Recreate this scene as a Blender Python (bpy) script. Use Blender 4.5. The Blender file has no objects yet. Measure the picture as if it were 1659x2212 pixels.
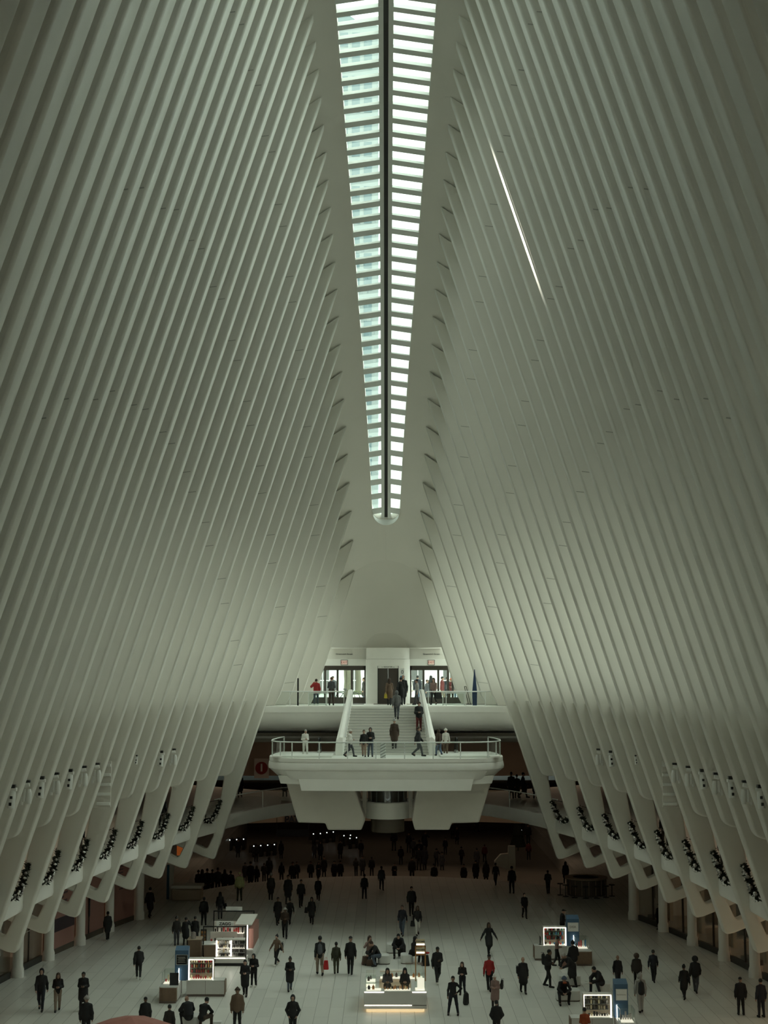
import bpy, bmesh, math, random
import numpy as np
from mathutils import Vector, Matrix
random.seed(7)
PI = math.pi
col = bpy.context.scene.collection
# ------------------------------------------------------------------ camera model
F = 3072.0; PITCH = math.atan(364 / F); YAW = 4.5 / F; EYE = 13.9
def at(px, py, Y):
    """world point at depth Y seen at a photo pixel (used to measure real positions)"""
    a = (px - 829.5) / F; b = (1106 - py) / F
    dy = math.cos(PITCH) - b * math.sin(PITCH); dz = math.sin(PITCH) + b * math.cos(PITCH)
    wx = a * math.cos(YAW) - dy * math.sin(YAW); wy = a * math.sin(YAW) + dy * math.cos(YAW)
    s = Y / wy
    return Vector((wx * s, Y, EYE + dz * s))
def fl(px, py, z=0.0):
    v = at(px, py, 1.0); s = (EYE - z) / (EYE - v.z)
    return Vector((v.x * s, s, z))
# ------------------------------------------------------------------ materials
M = {}
def mat(name, c, rough=0.5, metal=0.0, emis=None, es=1.0, noise=0.0, scale=3.0, alpha=None, spec=0.5, bump=0.0):
    m = bpy.data.materials.new(name); m.use_nodes = True
    nt = m.node_tree; b = nt.nodes['Principled BSDF']
    b.inputs['Base Color'].default_value = (*c, 1); b.inputs['Roughness'].default_value = rough
    b.inputs['Metallic'].default_value = metal; b.inputs['Specular IOR Level'].default_value = spec
    if emis: b.inputs['Emission Color'].default_value = (*emis, 1); b.inputs['Emission Strength'].default_value = es
    tc = nt.nodes.new('ShaderNodeTexCoord'); nz = nt.nodes.new('ShaderNodeTexNoise')
    nz.inputs['Scale'].default_value = scale; nz.inputs['Detail'].default_value = 4
    nt.links.new(tc.outputs['Object'], nz.inputs['Vector'])
    if noise:
        r = nt.nodes.new('ShaderNodeMapRange'); r.inputs['To Min'].default_value = 1 - noise; r.inputs['To Max'].default_value = 1 + noise
        nt.links.new(nz.outputs['Fac'], r.inputs['Value'])
        mx = nt.nodes.new('ShaderNodeVectorMath'); mx.operation = 'SCALE'; mx.inputs[0].default_value = c
        nt.links.new(r.outputs['Result'], mx.inputs['Scale']); nt.links.new(mx.outputs['Vector'], b.inputs['Base Color'])
    if bump:
        bp = nt.nodes.new('ShaderNodeBump'); bp.inputs['Strength'].default_value = bump
        nt.links.new(nz.outputs['Fac'], bp.inputs['Height']); nt.links.new(bp.outputs['Normal'], b.inputs['Normal'])
    M[name] = m
    return m
def glass(name, tint=(1, 1, 1), gl=0.08, rough=0.0):
    m = bpy.data.materials.new(name); m.use_nodes = True; nt = m.node_tree; nt.nodes.clear()
    o = nt.nodes.new('ShaderNodeOutputMaterial'); t = nt.nodes.new('ShaderNodeBsdfTransparent'); g = nt.nodes.new('ShaderNodeBsdfGlossy')
    x = nt.nodes.new('ShaderNodeMixShader'); f = nt.nodes.new('ShaderNodeLayerWeight'); mr = nt.nodes.new('ShaderNodeMapRange')
    f.inputs['Blend'].default_value = 0.3
    mr.inputs['To Min'].default_value = gl * 0.5; mr.inputs['To Max'].default_value = min(1, gl * 5)
    nt.links.new(f.outputs['Fresnel'], mr.inputs['Value'])
    t.inputs['Color'].default_value = (*tint, 1); g.inputs['Roughness'].default_value = rough
    nt.links.new(mr.outputs['Result'], x.inputs['Fac']); nt.links.new(t.outputs[0], x.inputs[1]); nt.links.new(g.outputs[0], x.inputs[2])
    nt.links.new(x.outputs[0], o.inputs['Surface'])
    M[name] = m
    return m
WH = (0.71, 0.68, 0.615)
mat('rib_paint', WH, 0.42, noise=0.05, scale=0.6)
mat('shell_paint', (0.70, 0.67, 0.61), 0.5, noise=0.04, scale=0.4)
mat('white_solid', (0.86, 0.84, 0.79), 0.4, noise=0.04, scale=1.5)
mat('joint_grey', (0.4, 0.38, 0.34), 0.7)
mat('plaster', (0.70, 0.66, 0.60), 0.7, noise=0.05, scale=1.0)
mat('warm_wall', (0.42, 0.33, 0.25), 0.6, noise=0.08, scale=0.8)
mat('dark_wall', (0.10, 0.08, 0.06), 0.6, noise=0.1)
mat('dark_metal', (0.05, 0.05, 0.048), 0.35, 0.6)
mat('bronze', (0.10, 0.085, 0.075), 0.4, 0.5)
mat('steel', (0.6, 0.61, 0.6), 0.3, 0.9)
mat('rail_white', (0.75, 0.77, 0.74), 0.35)
mat('black', (0.012, 0.012, 0.012), 0.5)
mat('rubber', (0.02, 0.02, 0.02), 0.45)
glass('clear_glass', (0.93, 0.96, 0.94), 0.06)
glass('rail_glass', (0.86, 0.90, 0.88), 0.05)
glass('roof_glass', (0.97, 1.0, 0.98), 0.03)
glass('side_glass_left', (0.5, 0.5, 0.5), 0.05)
glass('side_glass_right', (0.5, 0.5, 0.5), 0.05)
def daylight_tint(nm, ymin, zmin):
    # daylight falloff put into the glass tint: darker toward near end and crown
    nt = M[nm].node_tree; t = [n for n in nt.nodes if n.type == 'BSDF_TRANSPARENT'][0]
    tc = nt.nodes.new('ShaderNodeTexCoord'); sp = nt.nodes.new('ShaderNodeSeparateXYZ'); mr = nt.nodes.new('ShaderNodeMapRange'); mr.interpolation_type = 'SMOOTHSTEP'
    mr.inputs['From Min'].default_value = 30; mr.inputs['From Max'].default_value = 84; mr.inputs['To Min'].default_value = ymin; mr.inputs['To Max'].default_value = 1.0
    mz = nt.nodes.new('ShaderNodeMapRange'); mz.interpolation_type = 'SMOOTHSTEP'; mz.inputs['From Min'].default_value = 14.5; mz.inputs['From Max'].default_value = 25; mz.inputs['To Min'].default_value = 1.0; mz.inputs['To Max'].default_value = zmin
    mm = nt.nodes.new('ShaderNodeMath'); mm.operation = 'MULTIPLY'; nt.links.new(sp.outputs['Z'], mz.inputs['Value'])
    nt.links.new(mr.outputs['Result'], mm.inputs[0]); nt.links.new(mz.outputs['Result'], mm.inputs[1])
    cb = nt.nodes.new('ShaderNodeCombineColor')
    nt.links.new(tc.outputs['Object'], sp.inputs[0]); nt.links.new(sp.outputs['Y'], mr.inputs['Value'])
    for i in ('Red', 'Green', 'Blue'): nt.links.new(mm.outputs[0], cb.inputs[i])
    nt.links.new(cb.outputs[0], t.inputs['Color'])
daylight_tint('side_glass_left', .02, .04); daylight_tint('side_glass_right', .22, .24)
glass('shop_glass', (0.8, 0.82, 0.8), 0.08)

def brick_mat(name, c, dim, mortar, mc, rough=0.2, cv=0.06, msz=0.008):
    """large stone slabs laid in world metres"""
    m = mat(name, c, rough); nt = m.node_tree; b = nt.nodes['Principled BSDF']
    tc = nt.nodes.new('ShaderNodeTexCoord'); br = nt.nodes.new('ShaderNodeTexBrick')
    mp = nt.nodes.new('ShaderNodeMapping'); mp.inputs['Rotation'].default_value = (0, 0, PI / 2)
    nt.links.new(tc.outputs['Object'], mp.inputs['Vector']); nt.links.new(mp.outputs['Vector'], br.inputs['Vector'])
    br.inputs['Scale'].default_value = 1; br.inputs['Brick Width'].default_value = dim[0]; br.inputs['Row Height'].default_value = dim[1]
    br.inputs['Mortar Size'].default_value = msz; br.inputs['Mortar Smooth'].default_value = 0.1
    br.inputs['Color1'].default_value = (*[x * (1 + cv) for x in c], 1); br.inputs['Color2'].default_value = (*[x * (1 - cv) for x in c], 1)
    br.inputs['Mortar'].default_value = (*mc, 1); br.offset = 0.5
    nt.links.new(br.outputs['Color'], b.inputs['Base Color'])
    nz = nt.nodes.new('ShaderNodeTexNoise'); nz.inputs['Scale'].default_value = 0.8
    nt.links.new(tc.outputs['Object'], nz.inputs['Vector'])
    mr = nt.nodes.new('ShaderNodeMapRange'); mr.inputs['To Min'].default_value = rough - 0.06; mr.inputs['To Max'].default_value = rough + 0.1
    nt.links.new(nz.outputs['Fac'], mr.inputs['Value']); nt.links.new(mr.outputs['Result'], b.inputs['Roughness'])
    return m
brick_mat('floor_stone', (0.68, 0.67, 0.62), (3.6, 0.6), 0.01, (0.22, 0.21, 0.19), 0.3)

# ------------------------------------------------------------------ mesh helpers
class MB:
    def __init__(s): s.v = []; s.f = []
    def add(s, vs, fs):
        n = len(s.v); s.v += [tuple(v) for v in vs]; s.f += [tuple(i + n for i in f) for f in fs]; return s
    def box(s, x0, x1, y0, y1, z0, z1):
        return s.add([(x0, y0, z0), (x1, y0, z0), (x1, y1, z0), (x0, y1, z0), (x0, y0, z1), (x1, y0, z1), (x1, y1, z1), (x0, y1, z1)],
                     [(0, 3, 2, 1), (4, 5, 6, 7), (0, 1, 5, 4), (1, 2, 6, 5), (2, 3, 7, 6), (3, 0, 4, 7)])
    def tube(s, pts, r, n=8, cap=True):
        pts = [Vector(p) for p in pts]; rs = r if isinstance(r, (list, tuple)) else [r] * len(pts)
        vs = []; fs = []; m = len(pts)
        for i, p in enumerate(pts):
            d = (pts[min(i + 1, m - 1)] - pts[max(i - 1, 0)]).normalized()
            up = Vector((0, 0, 1)) if abs(d.z) < 0.95 else Vector((0, 1, 0))
            a = d.cross(up).normalized(); b = a.cross(d)
            for j in range(n):
                t = 2 * PI * j / n; vs.append(p + (a * math.cos(t) + b * math.sin(t)) * rs[i])
        for i in range(m - 1):
            for j in range(n):
                k = (j + 1) % n; fs.append((i * n + j, i * n + k, (i + 1) * n + k, (i + 1) * n + j))
        if cap: fs.append(tuple(range(n))[::-1]); fs.append(tuple(range((m - 1) * n, m * n)))
        return s.add(vs, fs)
    def lathe(s, c, prof, n=24, a0=0, a1=2 * PI):
        full = abs(a1 - a0 - 2 * PI) < 1e-6; N = n if full else n + 1
        vs = []; fs = []
        for r, z in prof:
            for j in range(N):
                t = a0 + (a1 - a0) * j / n; vs.append((c[0] + r * math.cos(t), c[1] + r * math.sin(t), c[2] + z))
        for i in range(len(prof) - 1):
            for j in range(n):
                k = (j + 1) % N; fs.append((i * N + j, i * N + k, (i + 1) * N + k, (i + 1) * N + j))
        return s.add(vs, fs)
    def sphere(s, c, r, n=8, sc=(1, 1, 1)):
        prof = []
        m = n // 2 + 1
        vs = []; fs = []
        for i in range(1, m):
            t = PI * i / m
            for j in range(n):
                a = 2 * PI * j / n
                vs.append((c[0] + r * sc[0] * math.sin(t) * math.cos(a), c[1] + r * sc[1] * math.sin(t) * math.sin(a), c[2] + r * sc[2] * math.cos(t)))
        for i in range(m - 2):
            for j in range(n):
                k = (j + 1) % n; fs.append((i * n + k, i * n + j, (i + 1) * n + j, (i + 1) * n + k))
        top = len(vs); vs.append((c[0], c[1], c[2] + r * sc[2])); vs.append((c[0], c[1], c[2] - r * sc[2]))
        for j in range(n):
            k = (j + 1) % n; fs.append((top, j, k)); fs.append((top + 1, (m - 2) * n + k, (m - 2) * n + j))
        return s.add(vs, fs)
    def prism(s, poly, h0, h1, fn):
        """poly 2D, extruded between h0,h1; fn(u,v,h)->xyz"""
        n = len(poly); vs = [fn(u, v, h0) for u, v in poly] + [fn(u, v, h1) for u, v in poly]
        fs = [tuple(range(n)), tuple(range(n, 2 * n))[::-1]] + [(i + n, (i + 1) % n + n, (i + 1) % n, i) for i in range(n)]
        return s.add(vs, fs)
    def strip(s, rows, close=False):
        """rows: list of equal-length point lists -> grid of quads"""
        n = len(rows[0]); vs = [p for r in rows for p in r]; fs = []
        for i in range(len(rows) - 1):
            for j in range(n - 1 if not close else n):
                k = (j + 1) % n; fs.append((i * n + j, i * n + k, (i + 1) * n + k, (i + 1) * n + j))
        return s.add(vs, fs)
    def mesh(s, name, smooth=None, fix=True):
        me = bpy.data.meshes.new(name); me.from_pydata(s.v, [], s.f); me.update()
        if fix:
            bm = bmesh.new(); bm.from_mesh(me); bmesh.ops.remove_doubles(bm, verts=bm.verts, dist=1e-5)
            bmesh.ops.recalc_face_normals(bm, faces=bm.faces); bm.to_mesh(me); bm.free()
        if smooth is not None:
            me.polygons.foreach_set('use_smooth', [True] * len(me.polygons))
            if smooth < 3: me.set_sharp_from_angle(angle=smooth)
        return me
    def obj(s, name, m, parent=None, smooth=None, loc=None, fix=True, bevel=0.0):
        me = s.mesh(name, smooth, fix); return mk(name, me, m, parent, loc, bevel)
def mk(name, me, m, parent=None, loc=None, bevel=0.0):
    o = bpy.data.objects.new(name, me); col.objects.link(o)
    if m and len(me.materials) == 0: me.materials.append(M[m] if isinstance(m, str) else m)
    if parent: o.parent = parent
    if loc: o.location = loc
    if bevel:
        b = o.modifiers.new('bev', 'BEVEL'); b.width = bevel; b.segments = 2; b.limit_method = 'ANGLE'
    return o
def empty(name, loc=(0, 0, 0), rz=0.0):
    o = bpy.data.objects.new(name, None); col.objects.link(o); o.location = loc; o.rotation_euler = (0, 0, rz); o.empty_display_size = 0.2
    return o
def tag(o, label=None, cat=None, group=None, kind=None):
    if label: o['label'] = label
    if cat: o['category'] = cat
    if group: o['group'] = group
    if kind: o['kind'] = kind
    return o
def copy_tree(o, parent=None):
    c = o.copy(); col.objects.link(c); c.parent = parent
    for ch in o.children: copy_tree(ch, c)
    return c
def structure(o): o['kind'] = 'structure'; return o
ORD = 'zeroth first second third fourth fifth sixth seventh eighth ninth tenth eleventh twelfth thirteenth fourteenth fifteenth sixteenth seventeenth eighteenth nineteenth twentieth'.split()
def nth(n):
    if n <= 20: return ORD[n]
    if n < 30: return 'twenty-' + ORD[n - 20]
    if n == 30: return 'thirtieth'
    return 'thirty-' + ORD[n - 30]
def fillet(poly, rad, seg=5):
    """round polygon corners; rad = list or number"""
    n = len(poly); out = []
    for i in range(n):
        p = Vector(poly[i]); a = Vector(poly[i - 1]); b = Vector(poly[(i + 1) % n])
        r = rad[i] if isinstance(rad, list) else rad
        da = (a - p); db = (b - p); la = da.length; lb = db.length
        if r <= 0 or la < 1e-6 or lb < 1e-6: out.append(tuple(p)); continue
        da /= la; db /= lb; ang = da.angle(db)
        if ang > 3.1: out.append(tuple(p)); continue
        t = min(r / math.tan(ang / 2), la * 0.45, lb * 0.45)
        s0 = p + da * t; s1 = p + db * t
        for j in range(seg + 1):
            q = j / seg; out.append(tuple((1 - q) ** 2 * s0 + 2 * q * (1 - q) * p + q * q * s1))
    return out
def curve_plate(name, loops, t, bev, res=3):
    """2D outline(s), the first the outer one, with holes -> plate of thickness t with rounded edges (local XY, thickness along Z)"""
    from mathutils.geometry import tessellate_polygon
    V = []; Fc = []; sm = []; caps = []
    for li, lp in enumerate(loops):
        q = [lp[0]]
        for p in lp[1:]:
            if math.hypot(p[0] - q[-1][0], p[1] - q[-1][1]) > 1e-3: q.append(p)
        if math.hypot(q[0][0] - q[-1][0], q[0][1] - q[-1][1]) < 1e-3: q.pop()
        area = sum(q[i - 1][0] * q[i][1] - q[i][0] * q[i - 1][1] for i in range(len(q)))
        if (area > 0) != (li == 0): q = q[::-1]
        n = len(q); nr = []
        for i in range(n):
            a = Vector(q[i]) - Vector(q[i - 1]); c = Vector(q[(i + 1) % n]) - Vector(q[i]); a.normalize(); c.normalize()
            na = Vector((-a.y, a.x)); nc = Vector((-c.y, c.x)); m = na + nc
            m = m.normalized() / max(0.3, math.sqrt(max(0.0, (1 + na.dot(nc)) / 2))) if m.length > 1e-6 else na
            nr.append(m)
        rings = []
        for sgn in (-1, 1):
            seq = [(bev * (1 - math.cos(PI / 2 * j / res)), t / 2 - bev + bev * math.sin(PI / 2 * j / res)) for j in range(res + 1)]
            if sgn < 0: seq = seq[::-1]
            for ins, h in seq:
                rings.append(len(V)); V += [(p[0] + m.x * ins, p[1] + m.y * ins, sgn * h) for p, m in zip(q, nr)]
        for r0, r1 in zip(rings, rings[1:]):
            for i in range(n):
                j = (i + 1) % n; Fc.append((r0 + i, r0 + j, r1 + j, r1 + i)); sm.append(True)
        caps.append((rings[0], rings[-1], n))
    idx0 = [c[0] + i for c in caps for i in range(c[2])]; idx1 = [c[1] + i for c in caps for i in range(c[2])]
    for idx in (idx0, idx1):
        k = 0; pl = []
        for c in caps: pl.append([Vector(V[idx[k + i]]) for i in range(c[2])]); k += c[2]
        for tr in tessellate_polygon(pl): Fc.append(tuple(idx[i] for i in tr)); sm.append(False)
    me = bpy.data.meshes.new(name); me.from_pydata(V, [], Fc); me.update()
    bm = bmesh.new(); bm.from_mesh(me); bmesh.ops.recalc_face_normals(bm, faces=bm.faces); bm.to_mesh(me); bm.free()
    me.polygons.foreach_set('use_smooth', sm)
    return me
def text(s, size, loc, m, parent=None, name='lettering', rot=(PI / 2, 0, 0), depth=0.01, align='CENTER', bold=0.0):
    cu = bpy.data.curves.new(name, 'FONT'); cu.body = s; cu.size = size; cu.extrude = depth; cu.align_x = align; cu.align_y = 'CENTER'; cu.offset = bold
    o = bpy.data.objects.new(name, cu); col.objects.link(o)
    dg = bpy.context.evaluated_depsgraph_get(); me = bpy.data.meshes.new_from_object(o.evaluated_get(dg), depsgraph=dg)
    bpy.data.objects.remove(o); bpy.data.curves.remove(cu); me.materials.clear()
    q = mk(name, me, m, parent, loc); q.rotation_euler = rot
    return q
# ------------------------------------------------------------------ geometry of the hall
CY = 50.0; SP = 2.05
Yk = lambda k: 84.8 - SP * k
_tip = [(93.00, 2.05, 21.01), (90.95, 2.11, 22.82), (88.9, 2.16, 24.46), (86.85, 2.24, 25.97), (84.8, 2.30, 27.41), (82.75, 2.35, 28.73), (80.7, 2.39, 29.98),
        (78.65, 2.44, 31.13), (76.6, 2.47, 32.22), (74.55, 2.50, 33.24), (72.5, 2.53, 34.17), (70.45, 2.57, 35.02), (68.4, 2.61, 35.80), (66.35, 2.65, 36.49),
        (64.3, 2.68, 37.10), (62.25, 2.70, 37.65), (60.2, 2.72, 38.12), (58.15, 2.74, 38.52), (56.1, 2.76, 38.85), (54.05, 2.78, 39.08), (50, 2.79, 39.25)]
_not = [(93.0, 4.66), (90.95, 5.36), (88.9, 5.95), (86.85, 6.50), (84.8, 7.03), (82.75, 7.53), (80.70, 8.05), (78.65, 8.47), (76.6, 8.85), (74.55, 9.21), (72.5, 9.54), (70.45, 9.84), (68.4, 10.12), (66.35, 10.37),
        (64.3, 10.59), (62.25, 10.78), (60.2, 10.94), (58.15, 11.08), (56.1, 11.18), (54.05, 11.26), (52.0, 11.31), (50, 11.34)]
def interp(tab, Y, c=1):
    tab = sorted(tab); 
    if Y <= tab[0][0]: return tab[0][c]
    for a, b in zip(tab, tab[1:]):
        if Y <= b[0]: return a[c] + (b[c] - a[c]) * (Y - a[0]) / (b[0] - a[0])
    a, b = tab[-2], tab[-1]; return b[c] + (b[c] - a[c]) * (Y - b[0]) / (b[0] - a[0])
def mir(Y): return Y if Y >= CY else 2 * CY - Y
def tipx(Y): return interp(_tip, mir(Y), 1)
def tipz(Y): return interp(_tip, mir(Y), 2)
def notx(Y): return interp(_not, mir(Y), 1)
ZN = 12.75
def slope(Y): return (notx(Y) - tipx(Y)) / (tipz(Y) - ZN)
def innx(Y, z): return tipx(Y) + (tipz(Y) - z) * slope(Y)      # inner edge of the ribs, half width
SH = 0.67; DH = 1.45                                            # roof shell fall and rib depth
ZP = 12.375                                                     # street level
ZM = 5.9                                                        # balcony level
T = 0.60
def shell_out(Y):
    """where the shell meets the outer line of the ribs"""
    s = slope(Y); v = DH / (1 / SH - s) / SH                    # drop
    return v
def rib_mesh(Y, kind):
    xt, zt, s = tipx(Y), tipz(Y), slope(Y)
    X = lambda z: xt + (zt - z) * s
    # shell line: z = zt - SH*(x-xt) ; outer line x = X(z)+DH
    # x-xt = (zt-z)*s+DH ; zt-z = SH*(x-xt) -> d=(zt-z): d = SH*(d*s+DH) -> d = SH*DH/(1-SH*s)
    d = SH * DH / (1 - SH * s); zo = zt - d; xo = X(zo) + DH
    if kind == 'platform':
        poly = [(xt, zt), (X(ZP + .7), ZP + .7), (X(ZP) + .12, ZP + .02), (X(ZP) + DH + .1, ZP + .02), (X(ZP + 1) + DH, ZP + 1), (xo, zo)]
        rad = [0, .6, 0, 0, 0, 0]
        loops = [fillet(poly, rad)]
    elif kind == 'short':
        poly = [(xt, zt), (X(8.55), 8.50), (X(8.5) + 1.0, 8.46), (X(8.7) + 1.6, 8.8), (X(10.7) + 1.6, 10.7), (X(12) + DH, 12.0), (xo, zo)]
        loops = [fillet(poly, [0, .5, .5, 0, 0, 0, 0])]
    else:
        xc = X(3.65) + 4.3
        poly = [(xt, zt), (X(3.6), 3.55), (X(3.6) + .35, 3.62), (xc, 5.15), (xc, 5.75), (X(5.75) + .70, 5.78), (X(6.1) + .66, 6.1), (X(8.3) + 1.02, 8.35),
                (X(8.6) + 1.6, 8.8), (X(10.7) + 1.6, 10.7), (X(12) + DH, 12.0), (xo, zo)]
        loops = [fillet(poly, [0, .38, .2, 0, 0, 0, .2, .3, 0, 0, 0, 0])]
        loops.append(fillet([(X(5.08) + .50, 5.08), (X(5.08) + 2.75, 5.02), (X(4.1) + .62, 4.13)], [.14, .1, .16], 3))
    return curve_plate('rib', loops, T, 0.07, 3)
def side_copy(me):
    """mirror a rib mesh for the other side"""
    m2 = me.copy(); bm = bmesh.new(); bm.from_mesh(m2)
    for v in bm.verts: v.co.x = -v.co.x
    bmesh.ops.reverse_faces(bm, faces=bm.faces); bm.to_mesh(m2); bm.free(); return m2
# local x -> outward, local y -> z, local z -> Y
for k in range(-4, 36):
    Y = Yk(k); kind = 'platform' if k < 0 else ('long' if k % 2 == 0 else 'short')
    me = rib_mesh(Y, kind)
    bm = bmesh.new(); bm.from_mesh(me)
    for v in bm.verts: x, y, z = v.co; v.co = (x, z, y)
    bmesh.ops.recalc_face_normals(bm, faces=bm.faces); bm.to_mesh(me); bm.free()
    mr = side_copy(me)
    for side, mm in (('right', me), ('left', mr)):
        o = mk('rib', mm, 'rib_paint', loc=(0, Y, 0))
        if k < 26:
            sg = 1 if side == 'right' else -1
            for dz in (4.7, 10.6, 16.2):
                z = tipz(Y) - dz + .15 * math.sin(k * 2.3 + dz)
                if z > ZN + .6 and (k * 7 + int(dz)) % 3: x = innx(Y, z); MB().add([(sg * (x + .1), -T / 2 - .004, z), (sg * (x + .95), -T / 2 - .004, z - .1), (sg * (x + .95), -T / 2 - .004, z - .135), (sg * (x + .1), -T / 2 - .004, z - .035),
                    (sg * (x + .1), -T / 2 + .01, z), (sg * (x + .95), -T / 2 + .01, z - .1), (sg * (x + .95), -T / 2 + .01, z - .135), (sg * (x + .1), -T / 2 + .01, z - .035)],
                    [(0, 1, 2, 3), (4, 7, 6, 5), (0, 4, 5, 1), (1, 5, 6, 2), (2, 6, 7, 3), (3, 7, 4, 0)]).obj('panel_joint', 'joint_grey', o)
        if k < 0: tag(o, 'white %s-wall rib rising from upper platform, %s from the entrance doors' % (side, nth(k + 5)), 'rib')
        elif kind == 'long': tag(o, 'long white %s-wall rib with triangular foot, %s long one from far platform' % (side, nth(k // 2 + 1)), 'rib')
        else: tag(o, 'short white %s-wall rib ending in round bulb, %s short one from far platform' % (side, nth(k // 2 + 1)), 'rib')
        o['group'] = ('platform ribs ' if k < 0 else kind + ' ribs ') + side + ' wall'
# ------------------------------------------------------------------ roof shell with the skylight slot
_sk = [(50, 1.93), (56, 1.90), (62, 1.80), (68, 1.66), (74, 1.48), (80, 1.24), (86, 1.0), (90, .86)]
YSE = 90.3                                                     # far end of the skylight
def skx(Y):
    if Y < 18: return 0.0
    if Y > 89.4: return interp(_sk, 89.4) * math.sqrt(max(0, 1 - ((Y - 89.4) / (YSE - 89.4)) ** 2))
    return interp(_sk, mir(Y))
def shz(Y, x):
    x = abs(x); xt = tipx(Y); d = x - xt; zt = tipz(Y) - .02
    # smooth crown blending into the 34 degree fall
    if d >= 0: return zt - SH * d
    q = -d; return zt + SH * q - SH * q * q / (2 * (xt + 0.3))
Ys = [Yk(-4) - i * (SP / 4) for i in range(int((93 - 13) / (SP / 4)) + 1)]
Ys = sorted(set([round(y, 3) for y in Ys] + [89.4 + .9 * t for t in (0, .3, .5, .7, .85, .93, .98, 1.0)] ))
for side in (1, -1):
    b = MB(); rows = []
    for Y in Ys:
        s = slope(Y); d = SH * DH / (1 - SH * s); xo = innx(Y, tipz(Y) - d) + DH + .02
        xs = skx(Y) if (Y <= YSE) else 0.0
        row = []
        for i in range(9):
            x = xs + (xo - xs) * (i / 8) ** 1.0; row.append((side * x, Y, shz(Y, x)))
        rows.append(row)
    b.strip(rows)
    # outer skin and skylight kerb give the shell its thickness
    rows2 = [[(p[0], p[1], p[2] + .35) for p in r] for r in rows]
    b.strip(rows2)
    b.strip([[r[0], q[0]] for r, q in zip(rows, rows2)])
    b.strip([[r[-1], q[-1]] for r, q in zip(rows, rows2)])
    o = b.obj('ceiling', 'shell_paint', smooth=math.radians(50)); structure(o)
# hood coming down over the entrance doors
b = MB(); rows = []
ZL = 16.05; XL = 3.62
for i in range(17):
    v = i / 16; row = []
    z = 21.0 + (ZL - 21.0) * (.5 * v + .5 * v * v)
    hw = tipx(93) + (XL - tipx(93)) * (21.0 - z) / (21.0 - ZL) + .12
    for j in range(-12, 13):
        u = j / 12; x = hw * u
        crown = (shz(93, x) - 21.0) * (1 - v) ** 2
        yy = 92.98 + (1 - abs(u) ** 3.5) * 2.3 * (1 - (1 - v) ** 1.7)
        row.append((x, yy, z + crown))
    rows.append(row)
b.strip(rows)
o = b.obj('ceiling', 'shell_paint', smooth=math.radians(60)); structure(o)
# ------------------------------------------------------------------ skylight (window_1)
win = empty('window_1', (0, 60, 38)); structure(win)
def glob(b, name, m, parent, smooth=None):
    for i, v in enumerate(b.v): b.v[i] = (v[0] - parent.location.x, v[1] - parent.location.y, v[2] - parent.location.z)
    return b.obj(name, m, parent, smooth)
def skz(Y, x): return tipz(Y) + .45 + (1 - abs(x) / 2.0) * 0.30
for side, nm in ((1, 'right'), (-1, 'left')):
    b = MB(); rows = []; ys = [y for y in Ys if y <= 90.2 and y > 18]
    for Y in ys: rows.append([(side * .14, Y, skz(Y, .14) + .22), (side * (skx(Y) + .15), Y, skz(Y, skx(Y)) + .22)])
    b.strip(rows); g = glob(b, 'pane', 'roof_glass', win)
    b = MB(); rows = []
    for Y in ys:
        z = skz(Y, .1); rows.append([(side * .10, Y, z), (side * .30, Y, z - .02), (side * .30, Y, z + .22), (side * .10, Y, z + .22)])
    b.strip(rows, True); glob(b, 'ridge_rail', 'rail_white', win)
    n = 0
    for i in range(-7, 72):
        Y = Yk(0) - .35 - i * SP / 2
        if Y > 90 or Y < 18.5: continue
        xs = skx(Y) + .03; dz = tipz(Y + .5) - tipz(Y - .5)
        b = MB(); z0 = skz(Y, xs); z1 = skz(Y, .2); h = .17; w = .19
        b.add([(side * .2, Y - w, z1 - dz * w), (side * .2, Y + w, z1 + dz * w), (side * xs, Y + w, z0 + dz * w), (side * xs, Y - w, z0 - dz * w),
               (side * .2, Y - w, z1 + h), (side * .2, Y + w, z1 + h), (side * xs, Y + w, z0 + h), (side * xs, Y - w, z0 + h)],
              [(0, 1, 2, 3), (4, 7, 6, 5), (0, 4, 5, 1), (1, 5, 6, 2), (2, 6, 7, 3), (3, 7, 4, 0)])
        glob(b, 'glazing_bar', 'rail_white', win)
b = MB(); rows = []
for Y in [y for y in Ys if 18 < y <= 90.25]:
    z = skz(Y, 0) + .12; rows.append([(-.10, Y, z), (.10, Y, z), (.10, Y, z + .2), (-.10, Y, z + .2)])
b.strip(rows, True); glob(b, 'ridge_gasket', 'black', win)
# cap closing the rounded skylight end
b = MB(); b.lathe((0, 89.4, 0), [(.83, 0), (.9, .3), (.9, .7)], 24, 0, PI)
for i, v in enumerate(b.v):
    b.v[i] = (v[0], 89.4 + (v[1] - 89.4) * 1.0, tipz(min(v[1], 90.9)) + .35 + v[2])
glob(b, 'end_kerb', 'rail_white', win)
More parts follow.
